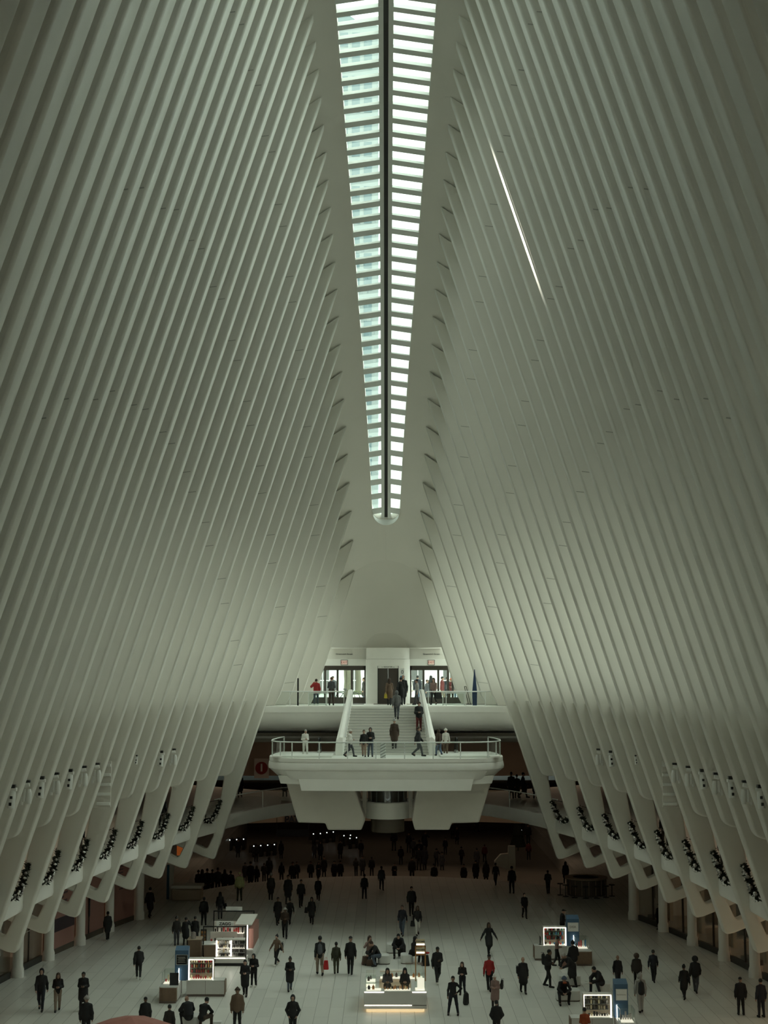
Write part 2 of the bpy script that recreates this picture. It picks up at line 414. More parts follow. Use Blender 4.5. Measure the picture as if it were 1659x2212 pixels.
# ------------------------------------------------------------------ side glazing behind the ribs
YF = Yk(-4) + .3; YN = 13.0
for side, nm in ((1, 'window_2'), (-1, 'window_3')):
    b = MB(); rows = []
    for Y in [y for y in Ys] + [95.0]:
        Yc = min(Y, 93); s = slope(Yc); d = SH * DH / (1 - SH * s); zt = tipz(Yc) - d
        rows.append([(side * (innx(Yc, zt) + DH), Y, zt + .05), (side * (innx(Yc, 14.2) + DH), Y, 14.2)])
    b.strip(rows); o = b.obj(nm, 'side_glass_right' if side > 0 else 'side_glass_left', fix=False); structure(o)
    # solid walls below: upstand, ledge panel, soffit, outer wall
    b = MB(); r1 = []
    for Y in [y for y in Ys] + [95.0]:
        Yc = min(Y, 93); X = lambda z: innx(Yc, z)
        if Y <= 84.9:
            r1.append([(side * (X(14.2) + DH), Y, 14.2), (side * (X(12.8) + DH), Y, ZN + .02), (side * (X(ZN) + .42), Y, ZN), (side * (X(12.3) + .50), Y, 12.3), (side * (X(10.65) + .50), Y, 10.68),
                   (side * (X(10.5) + .75), Y, 10.5), (side * (X(10.6) + 1.55), Y, 10.55), (side * (X(9.3) + 1.52), Y, 9.3), (side * (X(8.6) + 1.6), Y, 8.5), (side * 26, Y, 8.4)])
    b.strip(r1)
    o = b.obj('wall_' + ('right' if side > 0 else 'left'), 'rib_paint', smooth=math.radians(50)); structure(o)
    b = MB(); r1 = []
    for Y in [84.85, 86.9, 88.9, 90.95, 93.0, 95.3]:
        Yc = min(Y, 93); X = lambda z: innx(Yc, z)
        r1.append([(side * (X(14.2) + DH), Y, 14.2), (side * (X(ZP) + DH), Y, ZP - .3)])
    b.strip(r1); o = b.obj('wall_' + ('right' if side > 0 else 'left') + '_platform', 'rib_paint', smooth=1.0); structure(o)
# ------------------------------------------------------------------ floors
ARC_R, ARC_Y = 14.3, 89.95
arc = [(ARC_R * math.sin(t), ARC_Y + ARC_R * math.cos(t)) for t in [(-75 + 150 * i / 30) * PI / 180 for i in range(31)]]
poly = [(-30, -6)] + [(-30, 150)] + [(-14.2, 150)] + arc + [(14.2, 150), (30, 150), (30, -6)]
b = MB(); from mathutils.geometry import tessellate_polygon
pv = [Vector((x, y, 0)) for x, y in poly]
b.add(pv, [tuple(t) for t in tessellate_polygon([pv])])
rows = [[(x, y, 0), (x, y, -1.3)] for x, y in [(-14.2, 150)] + arc + [(14.2, 150)]]
b.strip(rows)
o = b.obj('floor', 'floor_stone'); structure(o)
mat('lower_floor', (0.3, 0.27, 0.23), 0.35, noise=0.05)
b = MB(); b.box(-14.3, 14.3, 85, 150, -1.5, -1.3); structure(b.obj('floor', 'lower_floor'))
# balcony slab (both sides and the bridge below the far platform)
_bridge = [(84.9, 9.9), (87.0, 9.35), (89.5, 8.6), (92, 7.7), (94.2, 6.7), (96, 5.2), (97.2, 3.4), (97.9, 1.6), (98.1, 0)]
edge = [(innx(Y, 5.85) + .48, Y) for Y in Ys if Y < 84.8 and Y > 12] + [(x, y) for y, x in _bridge]
def slab_side(s):
    b = MB(); rows = []
    for x, y in edge:
        yo = y if y < 84.9 else y
        rows.append([(s * (27 if y < 88 else 27), y if y < 88 else 88 + (y - 88) * 3.4, 5.12), (s * (x + .05), y, 5.12), (s * x, y, 5.25), (s * x, y, 5.70), (s * (x + .04), y, 5.9), (s * (x + .3), y, 5.9), (s * 27, y if y < 88 else 88 + (y - 88) * 3.4, 5.9)])
    b.strip(rows); return b
for s, nm in ((1, 'right'), (-1, 'left')):
    structure(slab_side(s).obj('floor_balcony_' + nm, 'white_solid', smooth=math.radians(40)))
# walls behind the balcony, lower walls, back walls, near end wall
structure(MB().box(19.8, 20.2, 10, 125, 5.9, 8.5).obj('wall_right_balcony', 'warm_wall'))
structure(MB().box(-20.2, -19.8, 10, 125, 5.9, 8.5).obj('wall_left_balcony', 'warm_wall'))
structure(MB().box(-30, 30, 122, 122.4, 5.9, 12.0).obj('wall_back_balcony', 'warm_wall'))
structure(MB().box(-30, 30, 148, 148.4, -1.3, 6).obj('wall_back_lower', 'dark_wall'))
structure(MB().box(-30.3, -30, -6, 150, 0, 12).obj('wall_left_outer', 'warm_wall'))
structure(MB().box(30, 30.3, -6, 150, 0, 12).obj('wall_right_outer', 'warm_wall'))
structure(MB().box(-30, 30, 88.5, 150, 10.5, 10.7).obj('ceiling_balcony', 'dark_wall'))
for s_, nm_ in ((1, 'right'), (-1, 'left')):
    structure(MB().box(min(s_ * 8.6, s_ * 30), max(s_ * 8.6, s_ * 30), 84.9, 88.6, 10.7, 10.9).obj('ceiling_balcony_' + nm_, 'plaster'))
    structure(MB().box(min(s_ * 10.2, s_ * 30), max(s_ * 10.2, s_ * 30), 84.85, 85.0, 8.4, 12.6).obj('wall_%s_return' % nm_, 'rib_paint'))
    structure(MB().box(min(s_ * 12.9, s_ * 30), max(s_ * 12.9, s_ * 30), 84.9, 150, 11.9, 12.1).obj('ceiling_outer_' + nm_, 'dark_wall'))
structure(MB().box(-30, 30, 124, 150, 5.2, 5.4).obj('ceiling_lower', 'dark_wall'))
structure(MB().box(-30, 30, -8.4, -8.0, 0, 26).obj('wall_near', 'shell_paint'))
structure(MB().box(-9, 9, -8, 13.2, 25.9, 26.2).obj('ceiling_near', 'shell_paint'))
structure(MB().box(-12, -8.6, -8, 13.2, 5.9, 26).obj('wall_left_near', 'shell_paint')); structure(MB().box(8.6, 12, -8, 13.2, 5.9, 26).obj('wall_right_near', 'shell_paint'))
# ------------------------------------------------------------------ upper platform
b = MB(); b.box(-13, 13, 86.5, 95.2, 12.1, ZP); structure(b.obj('floor_platform', 'white_solid'))
b = MB()
prof = [(86.5, 12.18), (86.52, 11.85), (86.75, 11.45), (87.3, 11.1), (88.2, 10.9), (89.2, 10.75), (89.6, 10.5), (90.2, 10.3)]
b.strip([[(x, y, z) for y, z in prof] for x in (-13, 13)])
structure(b.obj('trim_1', 'white_solid', smooth=1.0))
b = MB(); b.box(-13, 13, 86.42, 86.52, 11.98, 12.36); structure(b.obj('trim_2', 'white_solid', bevel=.02))
# lighter curved rim seen under the beam
b = MB(); rows = []
for i in range(21):
    x = -14 + 28 * i / 20; y = 99 - x * x * .02
    rows.append([(x, y, 9.75), (x, y, 10.12), (x, y + .6, 10.3), (x, y + .8, 9.75)])
b.strip(rows, True); structure(b.obj('trim_3', 'plaster', smooth=1.0))
# ------------------------------------------------------------------ end wall with the entrances
YE = 95.2
DT = at(834, 1438, YE).z                                      # head of the doors
def ex(px): return at(px, 1480, YE).x
xL0, xL1 = at(664, 1523, YE).x, at(692, 1438, YE).x           # slanted jamb, foot and head
xl, xr = ex(790), ex(885.5)
xR0, xR1 = at(1014, 1523, YE).x, at(985, 1438, YE).x
b = MB()
def wallpoly(pts): b.prism(pts, YE, YE + .35, lambda u, v, h: (u, h, v))
wallpoly([(-14, ZP), (xL0 - .02, ZP), (xL1 - .02, DT), (xl, DT), (xl, 17.5), (-14, 17.5)])
wallpoly([(14, ZP), (14, 17.5), (xr, 17.5), (xr, DT), (xR1 + .02, DT), (xR0 + .02, ZP)])
wallpoly([(xl, DT + .0), (xr, DT), (xr, 17.5), (xl, 17.5)])
wallpoly([(-14, 17.5), (14, 17.5), (14, 24), (-14, 24)])
structure(b.obj('wall_end', 'shell_paint'))
# raised portal band around both entrances
b = MB()
for s, x0, x1, xc in ((-1, xL0, xL1, xl), (1, xR0, xR1, xr)):
    o_ = .38
    poly = [(x0 + s * .05, ZP), (x1 + s * .05, DT), (xc, DT), (xc, DT + .44), (x1 - s * .05 + s * .15, DT + .44), (x1 + s * .2, DT + .3), (x0 + s * .2, ZP)]
    b.prism(poly, YE - .07, YE, lambda u, v, h: (u, h, v))
structure(b.obj('trim_4', 'white_solid'))
b = MB(); b.box(-XL, XL, YE - .25, YE - .02, ZL - .03, ZL + .02); structure(b.obj('trim_5', 'white_solid'))
# lift tower bulging from the end wall
b = MB()
R = 2.35; cx = (xl + xr) / 2; hw = (xr - xl) / 2; cyy = YE + .1
def face(x): return cyy - 1.0 * math.sqrt(max(0.0, 1 - (abs(x - cx) / (hw + .02)) ** 2.6))
dl, dr = at(815.5, 1480, 94.2).x, at(861, 1480, 94.2).x
def curved(x0, x1, z0, z1, n=10, off=0):
    rows = []
    for i in range(n + 1):
        x = x0 + (x1 - x0) * i / n; rows.append([(x, YE + .1, z0), (x, face(x) + off, z0), (x, face(x) + off, z1), (x, YE + .1, z1)])
    b.strip(rows, True)
curved(xl, dl, ZP, DT + .02); curved(dr, xr, ZP, DT + .02); curved(xl, xr, DT, DT + .42, 24); curved(xl + .03, xr - .03, DT + .43, ZL, 24, .03)
tower = b.obj('elevator_tower', 'white_solid', smooth=math.radians(40)); tag(tower, 'white rounded elevator tower between the two street entrances', 'elevator')
for nm, x0, x1 in (('elevator_door', dl + .07, (dl + dr) / 2 - .01), ('elevator_door', (dl + dr) / 2 + .01, dr - .07)):
    MB().box(x0, x1, 94.42, 94.5, ZP, DT - .18).obj(nm, 'bronze', tower)
MB().box(dl, dl + .07, 94.34, 94.5, ZP, DT - .02).obj('door_jamb', 'dark_metal', tower); MB().box(dr - .07, dr, 94.34, 94.5, ZP, DT - .02).obj('door_jamb', 'dark_metal', tower)
MB().box(dl + .03, dr - .03, 94.3, 94.42, DT - .18, DT).obj('header', 'white_solid', tower)
text('o  ELEVATOR  o', .12, ((dl + dr) / 2, 94.29, DT - .09), 'dark_metal', tower, depth=.004)
mat('panel_blue', (0.05, 0.19, 0.33), 0.4); mat('white_sign', (0.8, 0.8, 0.78), 0.4); mat('red_sign', (0.5, 0.045, 0.03), 0.4)
mat('exit_face', (0.72, 0.6, 0.52), 0.4, emis=(0.9, 0.6, 0.5), es=.12)
def plate(name, px, py, w, h, Y, m, label, cat, txt=None, ts=.2, tm='dark_metal', t=.03):
    p = at(px, py, Y); e = MB().box(-w / 2, w / 2, 0, t, -h / 2, h / 2).obj(name, m, loc=p, bevel=.004); tag(e, label, cat)
    if txt: text(txt, ts, (0, -.005, 0), tm, e, depth=.004)
    return e
plate('lift_sign', 869, 1452, .26, .5, 94.25, 'white_sign', 'white sign with numeral 0 beside the elevator door', 'sign', '0', .34)
plate('blue_notice', 869.5, 1464, .30, .25, 94.25, 'panel_blue', 'upper blue panel right of the elevator door', 'sign')
plate('blue_notice', 869.5, 1475, .30, .28, 94.25, 'panel_blue', 'lower blue panel right of the elevator door, behind a head', 'sign')
for px, s in ((743.5, 'left'), (931.5, 'right')):
    e = plate('exit_sign', px, 1431, .42, .30, YE - .1, 'exit_face', 'red EXIT sign above the %s street entrance' % s, 'exit sign', 'EXIT', .2, 'red_sign')
    MB().box(-.23, -.20, -.01, .03, -.16, .16).box(.20, .23, -.01, .03, -.16, .16).box(-.23, .23, -.01, .03, .14, .17).box(-.23, .23, -.01, .03, -.17, -.14).obj('frame', 'bronze', e)
    q = text('Greenwich Street', .155, at(px, 1413, YE - .02), 'dark_metal', name='street_lettering', depth=.004); tag(q, 'dark raised Greenwich Street lettering above the %s entrance' % s, 'lettering')
for px, s in ((662, 'left'), (1014.5, 'right')):
    p = at(px, 1480, YE - .04); e = MB().box(-.09, .09, 0, .03, -.17, .17).obj('fire_alarm_panel', 'white_sign', loc=p); tag(e, 'small panel with red alarm squares beside the %s entrance' % s, 'alarm panel')
    MB().box(-.07, .07, -.012, 0, .02, .15).box(-.07, .07, -.012, 0, -.15, -.02).obj('alarm_button', 'red_sign', e)
# entrance doors
def entrance(n, px_edges, open_bay=None):
    s = -1 if n == 1 else 1
    root = empty('door_%d' % n, (0, YE + .15, ZP)); structure(root)
    def P(x, y, z): return (x, y, z - ZP)
    b = MB(); y0, y1 = 0, .12; H = DT - ZP
    X = [ex(p) for p in px_edges]
    x0, x1, xc = (xL0, xL1, xl) if n == 1 else (xR0, xR1, xr)
    b.prism([(x1, H), (xc, H), (xc, H - .3), (x1 + (x0 - x1) * .12, H - .3)], y0, y1, lambda u, v, h: (u, h, v))
    b.prism([(x0, 0), (x1, H), (x1 - s * .09, H), (x0 - s * .09, 0)], y0, y1, lambda u, v, h: (u, h, v))
    b.box(min(xc, xc + s * .1), max(xc, xc + s * .1), y0, y1, 0, H)
    b.box(min(x0, xc), max(x0, xc), y0, y1, 0, .06)
    b.obj('frame', 'bronze', root)
    for x in X: MB().box(x - .07, x + .07, y0 - .02, y1, .06, H - .3).obj('stile', 'bronze', root)
    MB().box(min(x0, xc), max(x0, xc), .04, .10, .06, .42).obj('kick_plate', 'bronze', root)
    MB().prism([(x0 - s * .05, .4), (x1 - s * .05, H - .3), (xc, H - .3), (xc, .4)], .06, .07, lambda u, v, h: (u, h, v)).obj('pane', 'clear_glass', root)
    for x in X[:3]: MB().tube([(x - .13, -.06, .95), (x - .13, -.06, 1.25)], .015, 6).obj('handle', 'steel', root)
entrance(1, [702, 729, 760]); entrance(2, [915, 947, 968, 978])
for px, w, i in ((700, 3.9, 0), (927, 3.4, 1)):
    pass
b = MB().box(at(761, 1523, 92.6).x, at(786, 1523, 92.6).x, 91.9, 94.2, ZP, ZP + .015)
b.obj('door_mat', 'dark_wall'); tag(bpy.data.objects['door_mat'], 'dark brown door mat before the left entrance', 'door mat')
o = MB().box(at(807, 1523, 92.6).x, at(864, 1523, 92.6).x, 92.2, 94.0, ZP, ZP + .015).obj('door_mat', 'dark_wall'); tag(o, 'dark brown door mat in front of the elevator', 'door mat')
o = MB().box(at(879, 1523, 92.6).x, at(914, 1523, 92.6).x, 92.2, 94.2, ZP, ZP + .015).obj('door_mat', 'warm_wall'); tag(o, 'reddish brown door mat before the right entrance', 'door mat')
# ------------------------------------------------------------------ staircase and landing
ZL0 = 9.67; NS = 17; rise = (ZP - ZL0) / NS; run = .27; YB = 86.5 - run * (NS - 1)
stair = empty('staircase', (0, YB, ZL0)); tag(stair, 'broad white staircase climbing from lower landing to street platform', 'stairs')
mat('tread', (0.46, 0.45, 0.41), .45, noise=.05)
hwid = lambda y: 2.42 - .34 * (y - YB) / (86.5 - YB)
for i in range(NS - 1):
    y = i * run; h = (i + 1) * rise; w = hwid(YB + y) + .1
    st = MB().box(-w, w, y, y + run + .02, (i) * rise - .05, h - .035).obj('step', 'white_solid', stair)
    MB().box(-w, w, y - .03, y + run, h - .035, h).obj('tread', 'tread', st)
for s in (-1, 1):
    b = MB(); rows = []
    for y, zt, zb in ((YB - .25, ZL0 + 1.0, ZL0), (YB, ZL0 + 1.12, ZL0), (86.5, ZP + .95, ZP - 1.0), (87.3, ZP + .97, ZP)):
        xi = hwid(y); t0 = .42 if y < 84 else .24
        rows.append([(s * xi, y, zb), (s * (xi + .02), y, zt), (s * (xi + .2), y, zt + .03), (s * (xi + t0), y, zt - .2), (s * (xi + t0 + .05), y, zb)])
    for r in rows:
        for j, p in enumerate(r): r[j] = (p[0], p[1] - YB, p[2] - ZL0)
    b.strip(rows, True); b.f.append(tuple(range(5))); b.f.append(tuple(range(15, 20)))
    bal = b.obj('balustrade', 'white_solid', stair, bevel=.03)
    MB().tube([(s * (hwid(YB) - .08), .1, 1.02), (s * (hwid(86.5) - .08), 86.5 - YB, ZP - ZL0 + .9)], .025, 8).obj('handrail', 'steel', bal)
plan = [(-6.25, 86.5), (-6.5, 84.5), (-6.62, 82.2), (-6.55, 80.9), (-6.2, 79.8), (-5.6, 79.05), (-4.8, 78.7), (-2.5, 78.5), (0, 78.45)]
plan = plan + [(-x, y) for x, y in plan[-2::-1]]
def inset(pl, d, ymax=86.5):
    out = []
    for i, (x, y) in enumerate(pl):
        a = Vector(pl[max(i - 1, 0)]); c = Vector(pl[min(i + 1, len(pl) - 1)]); t = (c - a).normalized(); n = Vector((-t.y, t.x))
        out.append((x + n.x * d, min(y + n.y * d, ymax) if 0 < i < len(pl) - 1 else ymax))
    return out
mat('pier_paint', (.60, .56, .50), .5, noise=.04)
landing = empty('landing_deck', (0, 82, ZL0)); tag(landing, 'white cantilevered landing deck below the staircase with sculpted underside', 'landing')
def L(b, name, m, smooth=None, bevel=0, par=None):
    b.v = [(v[0], v[1] - 82, v[2] - ZL0) for v in b.v]; return b.obj(name, m, par or landing, smooth, bevel=bevel)
b = MB(); rows = []
for d, z, sx in ((.0, ZL0, 1), (0, 9.46, 1), (.05, 9.45, 1), (.05, 9.42, 1), (-.02, 9.41, 1), (-.06, 9.2, 1), (-.04, 9.05, 1), (.03, 8.98, .995), (.05, 8.56, .925), (.08, 8.5, .915), (.3, 8.48, .9)):
    rows.append([(x - math.copysign((1 - sx) * 6.6 * min(1, max(0, (abs(x) - 4.7) / 1.3)), x), y, z) for x, y in inset(plan, d)])
b.strip(rows); n = len(plan)
top = [(x, y, ZL0) for x, y in plan]; b.add(top, [tuple(range(n))]); b.add([(x - math.copysign(.66 * min(1, max(0, (abs(x) - 4.7) / 1.3)), x), y, 8.48) for x, y in inset(plan, .3)], [tuple(range(n))])
L(b, 'deck', 'white_solid', smooth=math.radians(28))
def front(px, py, Y=79.4): p = at(px, py, Y); return (p.x, p.z)
b = MB()
pl = [front(603.5, 1676), front(607.5, 1694), front(618, 1695.5), front(1058, 1695.5), front(1070, 1694), front(1075, 1676)]
pl = [(p[0] * .985, p[1]) for p in pl]
def follow(z0, z1, w0, w1, ins, name, bev):
    b = MB(); rows = []
    for z, w in ((z1, w1), (z0, w0)):
        xs = [-w + 2 * w * i / 24 for i in range(25)]
        rows.append([(-w, 86.2, z)] + [(x, ryp(x) + ins, z) for x in xs] + [(w, 86.2, z)])
    b.strip(rows); n_ = len(rows[0]); b.f.append(tuple(range(n_))); b.f.append(tuple(range(n_, 2 * n_))[::-1]); L(b, name, 'white_solid', smooth=math.radians(25), bevel=bev)
def ryp(x):
    for a, c in zip(plan[2:-2], plan[3:-2]):
        if a[0] <= x <= c[0]: return a[1] + (c[1] - a[1]) * (x - a[0]) / (c[0] - a[0])
    return plan[2][1]
zl = front(834, 1694.5, 78.9)[1]; follow(zl, 8.7, 5.82, 5.98, .22, 'lower_step', .03)
b = MB(); pl = [front(648, 1660, 78.7), front(655.5, 1708.5, 78.7), front(1023, 1708.5, 78.7), front(1030, 1660, 78.7)]
zk = front(834, 1708.5, 78.6)[1]; follow(zk, 8.60, 4.62, 4.78, .055, 'keel', .0)
for s, pts in (('left', [(617.8, 1690), (643, 1777), (703, 1778.5), (708, 1793), (781, 1793), (789, 1771), (765, 1700)]),
               ('right', [(1060.8, 1690), (1035, 1777), (976, 1778.5), (971, 1793), (896, 1793), (890, 1771), (902, 1700)])):
    b = MB(); b.prism([front(x, y, 79.9) for x, y in pts], 79.9, 85.5, lambda u, v, h: (u, h, v)); L(b, 'pier', 'pier_paint', bevel=.08)
# railing on the landing
def railing(name, pts, z, h, posts, label, gname='rail_glass', pr=.03):
    r = empty(name, (0, pts[len(pts) // 2][1], z)); tag(r, label, 'railing'); oy = r.location.y
    P = lambda p, dz: (p[0], p[1] - oy, dz)
    MB().tube([P(p, h) for p in pts], .035, 8).obj('top_rail', 'rail_white', r, smooth=1.2)
    b = MB(); b.strip([[P(p, .04), P(p, h - .04)] for p in pts]); b.obj('glass_panel', gname, r, fix=False)
    for x, y in posts:
        MB().box(x - pr, x + pr, y - oy - pr, y - oy + pr, 0, h).obj('post', 'rail_white', r)
    return r
rp = inset(plan, .12)
def ry(x):
    for a, c in zip(rp[3:-3], rp[4:-3]):
        if a[0] <= x <= c[0]: return a[1] + (c[1] - a[1]) * (x - a[0]) / (c[0] - a[0])
    return rp[2][1]
posts = [(rp[0][0], rp[0][1]), (rp[2][0], rp[2][1]), (-rp[2][0], rp[2][1]), (-rp[0][0], rp[0][1])]
for px in (603, 630, 689.5, 751, 812, 874, 935.5, 995, 1056, 1075.5):
    x = at(px, 1640, 78.7).x; posts.append((x, ry(x)))
railing('glass_railing', rp, ZL0, .87, posts, 'curved glass railing around the edge of the lower landing')
L(MB().box(-6.3, -3.0, 79.4, 82.5, ZL0, ZL0 + .12), 'planter_kerb', 'white_solid', bevel=.03); L(MB().box(3.0, 6.3, 79.4, 82.5, ZL0, ZL0 + .12), 'planter_kerb', 'white_solid', bevel=.03)
# striped post
def stripes(name, a, c, sc):
    m = mat(name, a, .5); nt = m.node_tree; tc = nt.nodes.new('ShaderNodeTexCoord'); wv = nt.nodes.new('ShaderNodeTexWave'); mp = nt.nodes.new('ShaderNodeMapping')
    mp.inputs['Rotation'].default_value = (0, .5, 0); wv.bands_direction = 'Z'; wv.inputs['Scale'].default_value = sc; cr = nt.nodes.new('ShaderNodeMapRange'); cr.inputs['From Min'].default_value = .48; cr.inputs['From Max'].default_value = .52
    mx = nt.nodes.new('ShaderNodeMix'); mx.data_type = 'RGBA'; mx.inputs['A'].default_value = (*a, 1); mx.inputs['B'].default_value = (*c, 1)
    nt.links.new(tc.outputs['Object'], mp.inputs['Vector']); nt.links.new(mp.outputs[0], wv.inputs['Vector']); nt.links.new(wv.outputs['Fac'], cr.inputs['Value']); nt.links.new(cr.outputs[0], mx.inputs['Factor'])
    nt.links.new(mx.outputs['Result'], nt.nodes['Principled BSDF'].inputs['Base Color'])
stripes('stripes', (.8, .8, .78), (.35, .35, .33), 2.2)
p = at(827.5, 1640, 79.3); o = MB().box(-.15, .15, -.1, .1, 0, .84).obj('striped_post', 'stripes', loc=(p.x, 79.3, ZL0), bevel=.02); tag(o, 'white and grey diagonally striped post at front of the landing', 'post')
# escalators leading down behind the landing
glass('esc_glass', (.6, .6, .58), .12)
def escalator(x, side, nm):
    e = empty('escalator', (x, 84.2, ZL0)); tag(e, 'escalator descending beside the staircase from the landing, %s one' % nm, 'escalator')
    path = [(-1.1, .25), (-1.25, .55), (-1.1, .86), (-.6, .92), (.6, .9), (7.0, -2.9)]
    for s in (-1, 1):
        MB().tube([(s * .55, y, z) for y, z in path], .045, 8).obj('handrail', 'rubber', e, smooth=1.2)
        b = MB(); b.strip([[(s * .55, y, z - .05), (s * .55, y, min(z - .3, .1))] for y, z in path[2:]]); b.obj('balustrade_panel', 'esc_glass', e, fix=False)
        MB().prism([(-1.1, 0), (-1.1, .2), (.6, .2), (7, -3.6), (7, -4.0), (.6, -.1)], -.07, .07, lambda u, v, h: (s * .55 + h, u, v)).obj('skirt', 'steel', e)
    b = MB()
    for i in range(18): b.box(-.48, .48, .6 + i * .35, .96 + i * .35, -.25 - i * .21, -.03 - i * .21)
    b.obj('step', 'dark_metal', e)
escalator(-3.35, -1, 'left'); escalator(3.55, 1, 'right')
# drum of the glass elevator between the piers
drum = empty('elevator_pit', (.08, 82.4, 5)); tag(drum, 'white drum of a glass elevator between the two piers under the landing', 'elevator')
Zd = lambda py: at(834, py, 81.3).z
MB().lathe((0, 0, 0), [(1.0, Zd(1770) - 5), (1.25, Zd(1770) - 5), (1.25, Zd(1736) - 5), (1.18, Zd(1734) - 5), (1.0, Zd(1734) - 5)], 32).obj('drum_band', 'white_solid', drum, smooth=.6)
MB().lathe((0, 0, 0), [(1.1, Zd(1734) - 5), (1.1, Zd(1700) - 5)], 24).obj('glass_cylinder', 'esc_glass', drum, smooth=1)
for s in (-1, 1):
    MB().box(s * 1.3 - .12, s * 1.3 + .12, -.3, .3, Zd(1770) - 5.0, Zd(1700) - 5).obj('mullion', 'plaster', drum)
    MB().box(min(s * 1.1, s * 1.9), max(s * 1.1, s * 1.9), -.2, .1, Zd(1733) - 5, Zd(1728) - 5).obj('bracket', 'plaster', drum)
for a in range(8):
    t = PI + PI * (a + .5) / 8; MB().box(1.1 * math.cos(t) - .03, 1.1 * math.cos(t) + .03, 1.1 * math.sin(t) - .03, 1.1 * math.sin(t) + .03, Zd(1734) - 5, Zd(1700) - 5).obj('glazing_post', 'dark_metal', drum)
MB().lathe((0, 0, 0), [(.95, Zd(1800) - 5), (.95, Zd(1700) - 5)], 20).obj('cabin', 'dark_wall', drum, smooth=1)
# upper platform railing
RZ = .86
for nm, x0, x1 in (('left', at(586, 1523, 86.7).x, -2.45), ('right', 2.45, at(1091, 1523, 86.7).x)):
    xe = x0 if nm == 'left' else x1; xi = x1 if nm == 'left' else x0; s = -1 if nm == 'left' else 1
    pts = [(xe, 88.2), (xe - s * 0, 86.75), (xi, 86.75)]
    ps = [(xe, 86.75), (xi - s * -.1, 86.75)] + [(xe + (xi - xe) * i / 4, 86.75) for i in (1, 2, 3)]
    railing('platform_railing', pts, ZP, RZ, ps, '%s glass railing along the street platform edge' % nm, 'rail_glass', .02)
def frame_gate(name, px0, px1, label):
    x0, x1 = at(px0, 1520, 87.6).x, at(px1, 1520, 87.6).x; g = empty(name, (x0, 87.6, ZP)); tag(g, label, 'barrier'); w = x1 - x0
    MB().box(0, .05, 0, .05, 0, .78).box(w - .05, w, 0, .05, 0, .78).box(0, w, 0, .05, .74, .8).box(0, w, 0, .05, .05, .10).obj('frame', 'rail_white', g)
    MB().box(.05, w - .05, .02, .03, .1, .74).obj('glass_panel', 'clear_glass', g)
frame_gate('low_glass_barrier', 666, 705, 'small framed glass barrier behind the left platform railing')
frame_gate('low_glass_barrier', 956, 1004, 'small framed glass barrier behind the right platform railing')
p = at(643.5, 1523, 88.0); o = MB().box(-.05, .05, -.03, .03, 0, at(643, 1465, 88).z - ZP).obj('sign_pole', 'dark_metal', loc=(p.x, 88, ZP)); tag(o, 'slim dark upright pole behind the left platform railing', 'pole')
mat('banner_blue', (0.015, 0.035, 0.09), .5, noise=.2, scale=2)
p = at(1025.5, 1523, 88.5); ht = at(1025, 1446, 88.5).z - ZP
o = MB().prism([(-.13, 0), (-.15, .8), (-.02, ht), (.02, ht), (.15, .8), (.13, 0)], -.08, .08, lambda u, v, h: (u, h, v)).obj('blue_obelisk', 'banner_blue', loc=(p.x, 88.5, ZP), bevel=.01); tag(o, 'tall tapering dark blue obelisk on right of the platform', 'obelisk')
e = empty('wheeled_cart', at(1012, 1523, 90)); e.location.z = ZP; tag(e, 'grey folded trolley leaning beside the blue obelisk', 'trolley')
MB().tube([(.0, 0, .05), (-.25, .05, 1.15)], .02, 6).tube([(.12, 0, .05), (-.13, .05, 1.15)], .02, 6).tube([(-.25, .05, 1.15), (-.13, .05, 1.15)], .02, 6).obj('handle', 'dark_metal', e)
MB().box(-.2, .2, -.15, .15, .03, .07).obj('base', 'dark_metal', e)
for k, px in ((0, 572), (1, 1103)):
    p = at(px, 1523, 87.2); o = MB().box(-.14, .14, -.3, .3, 0, .34).obj('white_kerb_block', 'white_solid', loc=(p.x, 87.2, ZP), bevel=.02); tag(o, 'small white kerb block at %s end of the platform' % ('left', 'right')[k], 'block')
# ------------------------------------------------------------------ street outside
structure(MB().box(-30, 30, 95.55, 135, ZP - .25, ZP - .02).obj('floor_street', 'white_solid'))
mat('facade', (.80, .80, .78), .6, noise=.08, scale=.5); mat('facade_dark', (.12, .12, .12), .3)
fac = empty('street_building', (0, 124, ZP)); tag(fac, 'pale shop building across the street seen through the entrances', 'building')
MB().box(-14, 14, 0, .5, 0, 9).obj('wall', 'facade', fac)
for i in range(9):
    x = -11 + i * 2.75; w = MB().box(x - .55, x + .55, -.06, 0, .4 + .3 * (i % 2), 2.9).obj('window', 'facade_dark', fac)
    MB().box(x - .03, x + .03, -.1, -.06, .4, 2.9).box(x - .55, x + .55, -.1, -.06, 1.5, 1.56).obj('glazing_bar', 'facade', w)
mat('bark', (.16, .15, .11), .9, noise=.3, scale=5, bump=.4)
mat('foliage_street', (.12, .14, .07), .8, noise=.3)
for px, lab in ((753, 'pale tree trunk seen through left entrance behind the bicycle'), (773, 'pale tree trunk standing in the white planter outside'), (745, 'slender grey tree trunk furthest left outside the entrance')):
    p = at(px, 1515, 108); h = 4.2
    o = MB().tube([(0, 0, 0), (.05, 0, 1.5), (-.03, .1, 3), (.06, .1, h)], [.24, .2, .19, .15] if px > 750 else [.12, .1, .1, .08], 10).obj('tree_trunk', 'bark', loc=(p.x, 108, ZP - .02), smooth=1.5); tag(o, lab, 'tree')
pl_ = empty('street_planter', at(777, 1520, 106.5)); pl_.location.z = ZP - .02; tag(pl_, 'white rectangular street planter with low shrubs outside left entrance', 'planter')
MB().box(-.62, .9, -.3, 2.2, 0, .5).obj('box', 'white_solid', pl_, bevel=.03)
b = MB()
